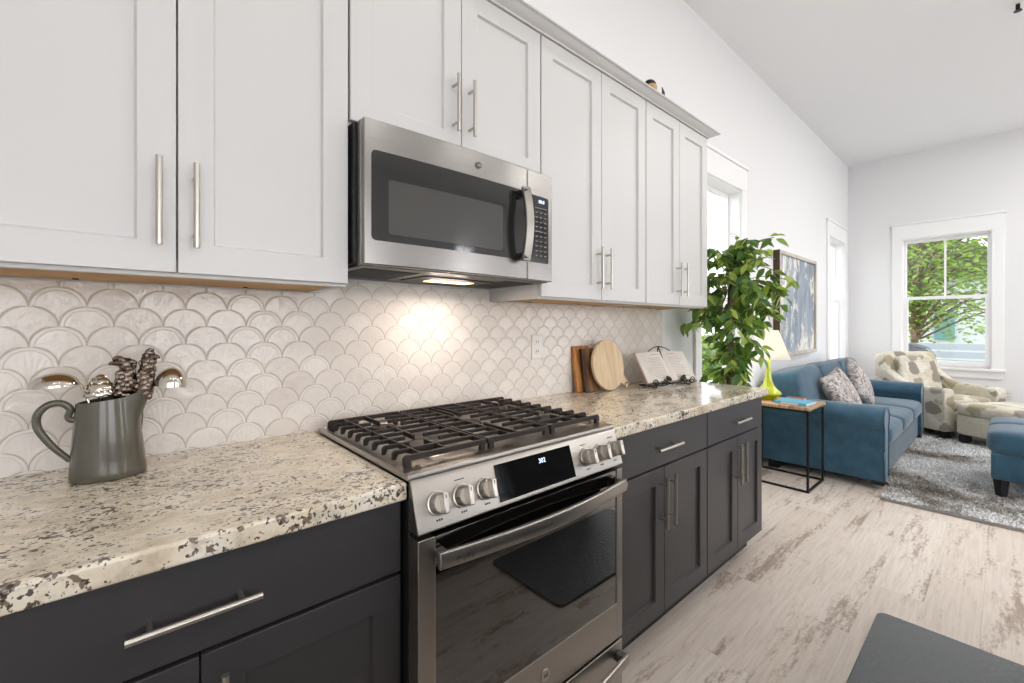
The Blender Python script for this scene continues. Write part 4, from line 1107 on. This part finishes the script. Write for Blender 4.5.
# local: faces -y, width x
for x in (-.36, .29):
    for y, zlo in ((-.41, .0365), (.29, .0005 if x < 0 else .0365)): build(MB().box(x, x+.07, y, y+.07, zlo, .115), 'leg', M['black'], ch, local=True)
build(MB().box(-.27, .27, -.40, .36, .115, .33), 'base', M['print'], ch, local=True, bevel=.02, seg=3)
build(MB().superell((0, -.07, .395), (.275, .345, .075), (.4, .22), 40, 18), 'seat_cushion', M['print'], ch, local=True, ang=60)
for s in (-1, 1):
    m = MB(); n = 14; vs = []; fs = []
    for i in range(n+1):
        u = i/n; y = -.43+.80*u
        zt2 = .575+.03*u+.28*max(0, (u-.52)/.48)**1.5
        th = .058; xi = s*.27; xo = s*.395
        xm = (xi+xo)/2; hw = .064
        ring_ = [(xm-hw, .11), (xm+hw, .11), (xm+hw*1.0, zt2-.06), (xm+hw*.92, zt2-.02), (xm+hw*.55, zt2), (xm-hw*.55, zt2), (xm-hw*.92, zt2-.02), (xm-hw, zt2-.06)]
        vs += [(px, y, pz) for px, pz in ring_]
    for i in range(n):
        for k in range(8): fs.append((8*i+k, 8*i+(k+1) % 8, 8*i+8+(k+1) % 8, 8*i+8+k))
    fs += [tuple(range(8))[::-1], tuple(8*n+k for k in range(8))]
    m.add(vs, fs); build(m, 'arm', M['print'], ch, local=True, bevel=.008, ang=50)
def bf(v):
    v = v.copy(); v.y += .03*(v.x/.4)**2*-1; return v
build(MB().superell((0, .285, .60), (.385, .085, .345), (.28, .25), 44, 26, rot=(R(-16), 0, 0), fn=bf), 'back', M['print'], ch, local=True, ang=60)
build(MB().superell((0, .195, .655), (.265, .075, .25), (.4, .3), 40, 22, rot=(R(-16), 0, 0)), 'back_cushion', M['print'], ch, local=True, ang=60)

ot = empty('ottoman', (6.79, -1.585, 0), FR, label='patterned beige ottoman in front of the matching armchair', cat='ottoman')
for x in (-.33, .26):
    for y in (-.25, .18): build(MB().box(x, x+.07, y, y+.07, .0365, .115), 'leg', M['black'], ot, local=True)
build(MB().box(-.345, .345, -.265, .265, .115, .325), 'base', M['print'], ot, local=True, bevel=.02, seg=3)
build(MB().superell((0, 0, .382), (.358, .28, .07), (.35, .2), 44, 18), 'cushion', M['print'], ot, local=True, ang=60)

bo_ = empty('ottoman', (5.13, -1.85, 0), label='large blue pillow-top ottoman standing on the rug at the right edge', cat='ottoman')
for x in (4.705, 5.42):
    for y in (-1.535, -2.26): build(MB().tube([(x+.03, y+.03, .0365), (x+.03, y+.03, .16)], [.030, .042], 4), 'leg', M['black'], bo_, smooth=False)
build(MB().box(4.69, 5.495, -2.25, -1.455, .155, .345), 'base', M['blue'], bo_, bevel=.02, seg=3)
build(MB().superell((4.920, -1.855, .420), (.250, .425, .098), (.42, .3), 44, 20), 'cushion', M['blue'], bo_, ang=60)
build(MB().superell((5.325, -1.855, .430), (.20, .42, .09), (.42, .3), 44, 20), 'cushion', M['blue'], bo_, ang=60)

# ------------------------------------------------------------ rug and mat
rx0, rx1, ry0, ry1 = 4.10, 7.75, -3.6, -.935
rug = empty('rug', ((rx0+rx1)/2, (ry0+ry1)/2, 0.0005), label='shaggy mottled grey area rug on the living room floor', cat='rug')
ry1b = -.36
m = MB(); nx, ny = 90, 90; vs = []; fs = []
rr = random.Random(4)
# the strip beside the sofa runs under its front feet
m.prism([(rx0, ry0), (rx1, ry0), (rx1, -.80), (4.75, -.80), (4.5, -.92), (rx0, ry1)], 2, .0008, .022)
build(m, 'backing', M['rugback'], rug, bevel=.003)
pile = MB()
def blades(n_, xa, xb, ya, yb, hs_):
    for _ in range(n_):
        x, y = rr.uniform(xa, xb), rr.uniform(ya, yb)
        if (x < 4.5 and y > ry1+.003) or (x < 4.75 and y > -.92+max(0, x-4.5)*.48): continue
        a = rr.uniform(0, 2*PI); w_ = rr.uniform(.004, .008); h = rr.uniform(.010, .020)*hs_
        lx, ly = rr.uniform(-.014, .014), rr.uniform(-.014, .014)
        c, s_ = math.cos(a)*w_, math.sin(a)*w_
        pile.add([(x-c, y-s_, .020), (x+c, y+s_, .020), (x+lx+c*.5, y+ly+s_*.5, .020+h), (x+lx-c*.5, y+ly-s_*.5, .020+h)], [(0, 1, 2, 3)])
blades(52000, rx0, 6.6, -2.4, -.80, .8)
blades(9000, 6.6, rx1, -2.4, -.80, .8)
build(pile, 'pile', M['rug'], rug, smooth=False, kind='stuff')
mt_ = MB(); prs = []
rad = .035; x0m, x1m, y0m, y1m = 1.44, 2.47, -1.66, -1.157
for (qx, qy, a0) in ((x1m-rad, y1m-rad, 0), (x0m+rad, y1m-rad, 90), (x0m+rad, y0m+rad, 180), (x1m-rad, y0m+rad, 270)):
    for k in range(7): prs.append((qx+rad*math.cos(R(a0+15*k)), qy+rad*math.sin(R(a0+15*k))))
mt_.prism(prs, 2, .0005, .016)
build(mt_, 'floor_mat', M['mat'], bevel=.006, seg=3, label='dark grey cushioned anti-fatigue mat on the plank floor opposite the stove', cat='mat')

# ------------------------------------------------------------ island behind the camera (seen mirrored in the oven glass)
isl = empty('kitchen_island', (1.0, -2.15, 0), label='dark kitchen island with granite top facing the stove, mirrored in the oven glass', cat='kitchen island')
build(MB().box(-.5, 2.45, -2.62, -1.70, .10, .874), 'body', M['dark'], isl)
build(MB().box(-.46, 2.41, -2.56, -1.76, .0005, .10), 'toe_kick', M['black'], isl)
build(MB().box(-.54, 2.49, -2.66, -1.668, .8745, .914), 'countertop', M['granite'], isl, bevel=.006)
for k in range(4):
    a = -.49+k*.735; d = build(shaker(a+.003, a+.732, .118, .866, -1.70, th=-.019, rec=-.009), 'door', M['dark'], isl)

# ------------------------------------------------------------ ceiling downlights added to fill the room with light
for x, y in [(-.2, -1.2), (1.4, -1.2), (3.0, -1.2), (-.2, -3.6), (1.4, -3.6), (3.0, -3.6), (4.8, -2.3), (6.4, -2.3), (4.8, -3.8), (6.4, -3.8)]:
    r_ = empty('recessed_light', (x, y, ZC-.012), label='round recessed ceiling downlight', cat='ceiling light', group='recessed downlights in the ceiling')
    build(MB().lathe([(.10, ZC-.012), (.10, ZC-.001), (.085, ZC-.001), (.085, ZC-.010)], (x, y, 0), 32, cap=False), 'ring', M['trim'], r_)
    build(MB().lathe([(.084, ZC-.006), (.001, ZC-.006)], (x, y, 0), 32, cap=False), 'lens', M['can'], r_)

spk = empty('sprinkler', (4.83, -1.585, ZC-.06), label='small dark metal sprinkler head on the ceiling above the living area', cat='sprinkler')
build(MB().lathe([(.035, ZC-.006), (.03, ZC-.0005)], (4.83, -1.585, 0), 24), 'escutcheon', M['trim'], spk)
build(MB().lathe([(.012, ZC-.05), (.012, ZC-.006)], (4.83, -1.585, 0), 14).lathe([(.022, ZC-.056), (.022, ZC-.052)], (4.83, -1.585, 0), 16), 'nozzle', M['blackmetal'], spk)
# ------------------------------------------------------------ painting
PX0, PX1, PZ0, PZ1 = 4.80, 6.06, .965, 2.02
pa = empty('painting', ((PX0+PX1)/2, -.03, PZ0), label='framed abstract painting in grey blue and white above the sofa', cat='painting')
fw = .035
m = MB().box(PX0, PX0+fw, -.062, -.001, PZ0, PZ1).box(PX1-fw, PX1, -.062, -.001, PZ0, PZ1).box(PX0+fw, PX1-fw, -.062, -.001, PZ0, PZ0+fw).box(PX0+fw, PX1-fw, -.062, -.001, PZ1-fw, PZ1)
build(m, 'frame', M['frame'], pa, bevel=.002)
build(MB().box(PX0-.003, PX0-.0002, -.060, -.001, PZ0, PZ1), 'frame_side', M['walnut'], pa, label='dark stained outer edge')  # thin dark strip over the frame's left outer side
build(MB().box(PX0+fw, PX1-fw, -.040, -.001, PZ0+fw, PZ1-fw), 'canvas', M['canvas'], pa)

# ------------------------------------------------------------ outside
build(MB().box(-12, 40, -30, 30, -.35, -.25), 'ground', M['grass'], kind='structure')
def slat_fence(x, ya, yb, z0_, z1_, n_, label, axis='x'):
    r = empty('fence', ((x, (ya+yb)/2, -.25) if axis == 'x' else ((ya+yb)/2, x, -.25)), label=label, cat='fence')
    h = (z1_-z0_)/n_
    for k in range(n_):
        z = z0_+k*h
        m = MB().box(x, x+.022, ya, yb, z, z+h*.78) if axis == 'x' else MB().box(ya, yb, x, x+.022, z, z+h*.78)
        build(m, 'slat', M['fence'], r)
    y = ya
    while y < yb:
        m = MB().box(x+.0225, x+.11, y, y+.09, -.25, z1_+.02) if axis == 'x' else MB().box(y, y+.09, x+.0225, x+.11, -.25, z1_+.02)
        build(m, 'post', M['fence'], r); y += 1.2
slat_fence(10.5, -5.0, 3.2, -.1, 1.0, 8, 'pale grey horizontal slat fence outside the far window')
gr = empty('barbecue_grill', (9.35, -.42, -.25), label='dark lidded barbecue grill outside the far window, in its lower left corner', cat='grill')
m = MB().prism([(-.78, .62), (-.80, .80), (-.72, .93), (-.55, .99), (-.30, .99), (-.14, .93), (-.06, .80), (-.08, .62)], 0, 9.1, 9.6)
build(m, 'lid', M['grillcover'], gr, bevel=.02, seg=3)
build(MB().box(9.08, 9.62, -.80, -.04, .36, .618), 'firebox', M['grillcover'], gr, bevel=.01)
build(MB().box(9.12, 9.58, -.78, -.06, -.25, .359), 'cart', M['blackmetal'], gr, bevel=.01)
build(MB().tube([(9.06, -.65, .76), (9.06, -.2, .76)], .012, 10), 'lid_handle', M['nickel'], gr)
def tree(name, base, h, cr, n_, seed, label, lf=.10, trunk=.12, flat=1.0):
    rr_ = random.Random(seed); bx_, by_, bz_ = base
    r = empty(name, base, label=label, cat='tree' if h > 2 else 'shrub')
    tb = MB(); fo = MB()
    tb.tube(spl([(bx_, by_, bz_), (bx_+.05, by_+.1, bz_+h*.3), (bx_-.05, by_, bz_+h*.6), (bx_, by_-.1, bz_+h*.85)], 5), [trunk*(1-.05*i) for i in range(16)], 10)
    for k in range(max(6, n_//60)):
        a = rr_.uniform(0, 2*PI); z_ = bz_+h*rr_.uniform(.25, .8)
        s_ = Vector((bx_, by_, z_)); rad_ = cr*rr_.uniform(.5, 1.0)
        e_ = s_+Vector((math.cos(a)*rad_*flat, math.sin(a)*rad_, rr_.uniform(.1, .6)*cr*.6))
        mid_ = (s_+e_)/2+Vector((0, 0, .15*cr)); bp = spl([s_, mid_, e_], 5); tb.tube(bp, [trunk*.3*(1-.08*i) for i in range(len(bp))], 6)
        for j in range(60):
            q = bp[rr_.randint(3, len(bp)-1)]+Vector([rr_.gauss(0, cr*.16) for _ in range(3)])
            la_ = rr_.uniform(0, 2*PI); leafshape(fo, q, Vector((math.cos(la_), math.sin(la_), rr_.uniform(-.5, .4))), Vector((rr_.uniform(-.7, .7), rr_.uniform(-.7, .7), 1)), lf*rr_.uniform(.7, 1.3), lf*.7)
    build(tb, 'trunk', M['bark'], r); build(fo, 'foliage', M['gleaf'], r, ang=80)
tree('maple_tree', (13.8, -.2, -.25), 4.8, 2.4, 6600, 1, 'broad leafy green tree with spreading branches behind the slat fence', .11, .09)
tree('shrub', (11.6, 3.2, -.25), 2.6, 1.0, 1200, 2, 'green bushy tree behind the fence beyond the grill', .13, .06)
tree('shrub', (5.9, 1.3, -.25), 1.6, .42, 1100, 5, 'green shrub outside the window behind the ficus tree', .09, .03)
bh = empty('neighbouring_house', (19, -1, -.25), label='pale sided neighbouring house with teal shutter behind the trees outside', cat='house')
build(MB().box(17, 22, -3.2, 3.2, -.25, 2.6), 'wall', M['siding'], bh); build(MB().box(16.94, 16.999, -.6, -.2, .9, 1.7), 'shutter', M['teal'], bh); build(MB().prism([(-2.6, 2.6), (3.6, 2.6), (.5, 4.2)], 0, 16.7, 22.3), 'roof', M['graymetal'], bh)
build(MB().box(16.96, 16.999, .2, 1.1, .9, 2.1), 'window_frame', M['trim'], bh)
slat_fence(4.4, -2, 16, -.25, 1.05, 7, 'pale grey slat fence outside the kitchen side window behind the ficus', axis='y')
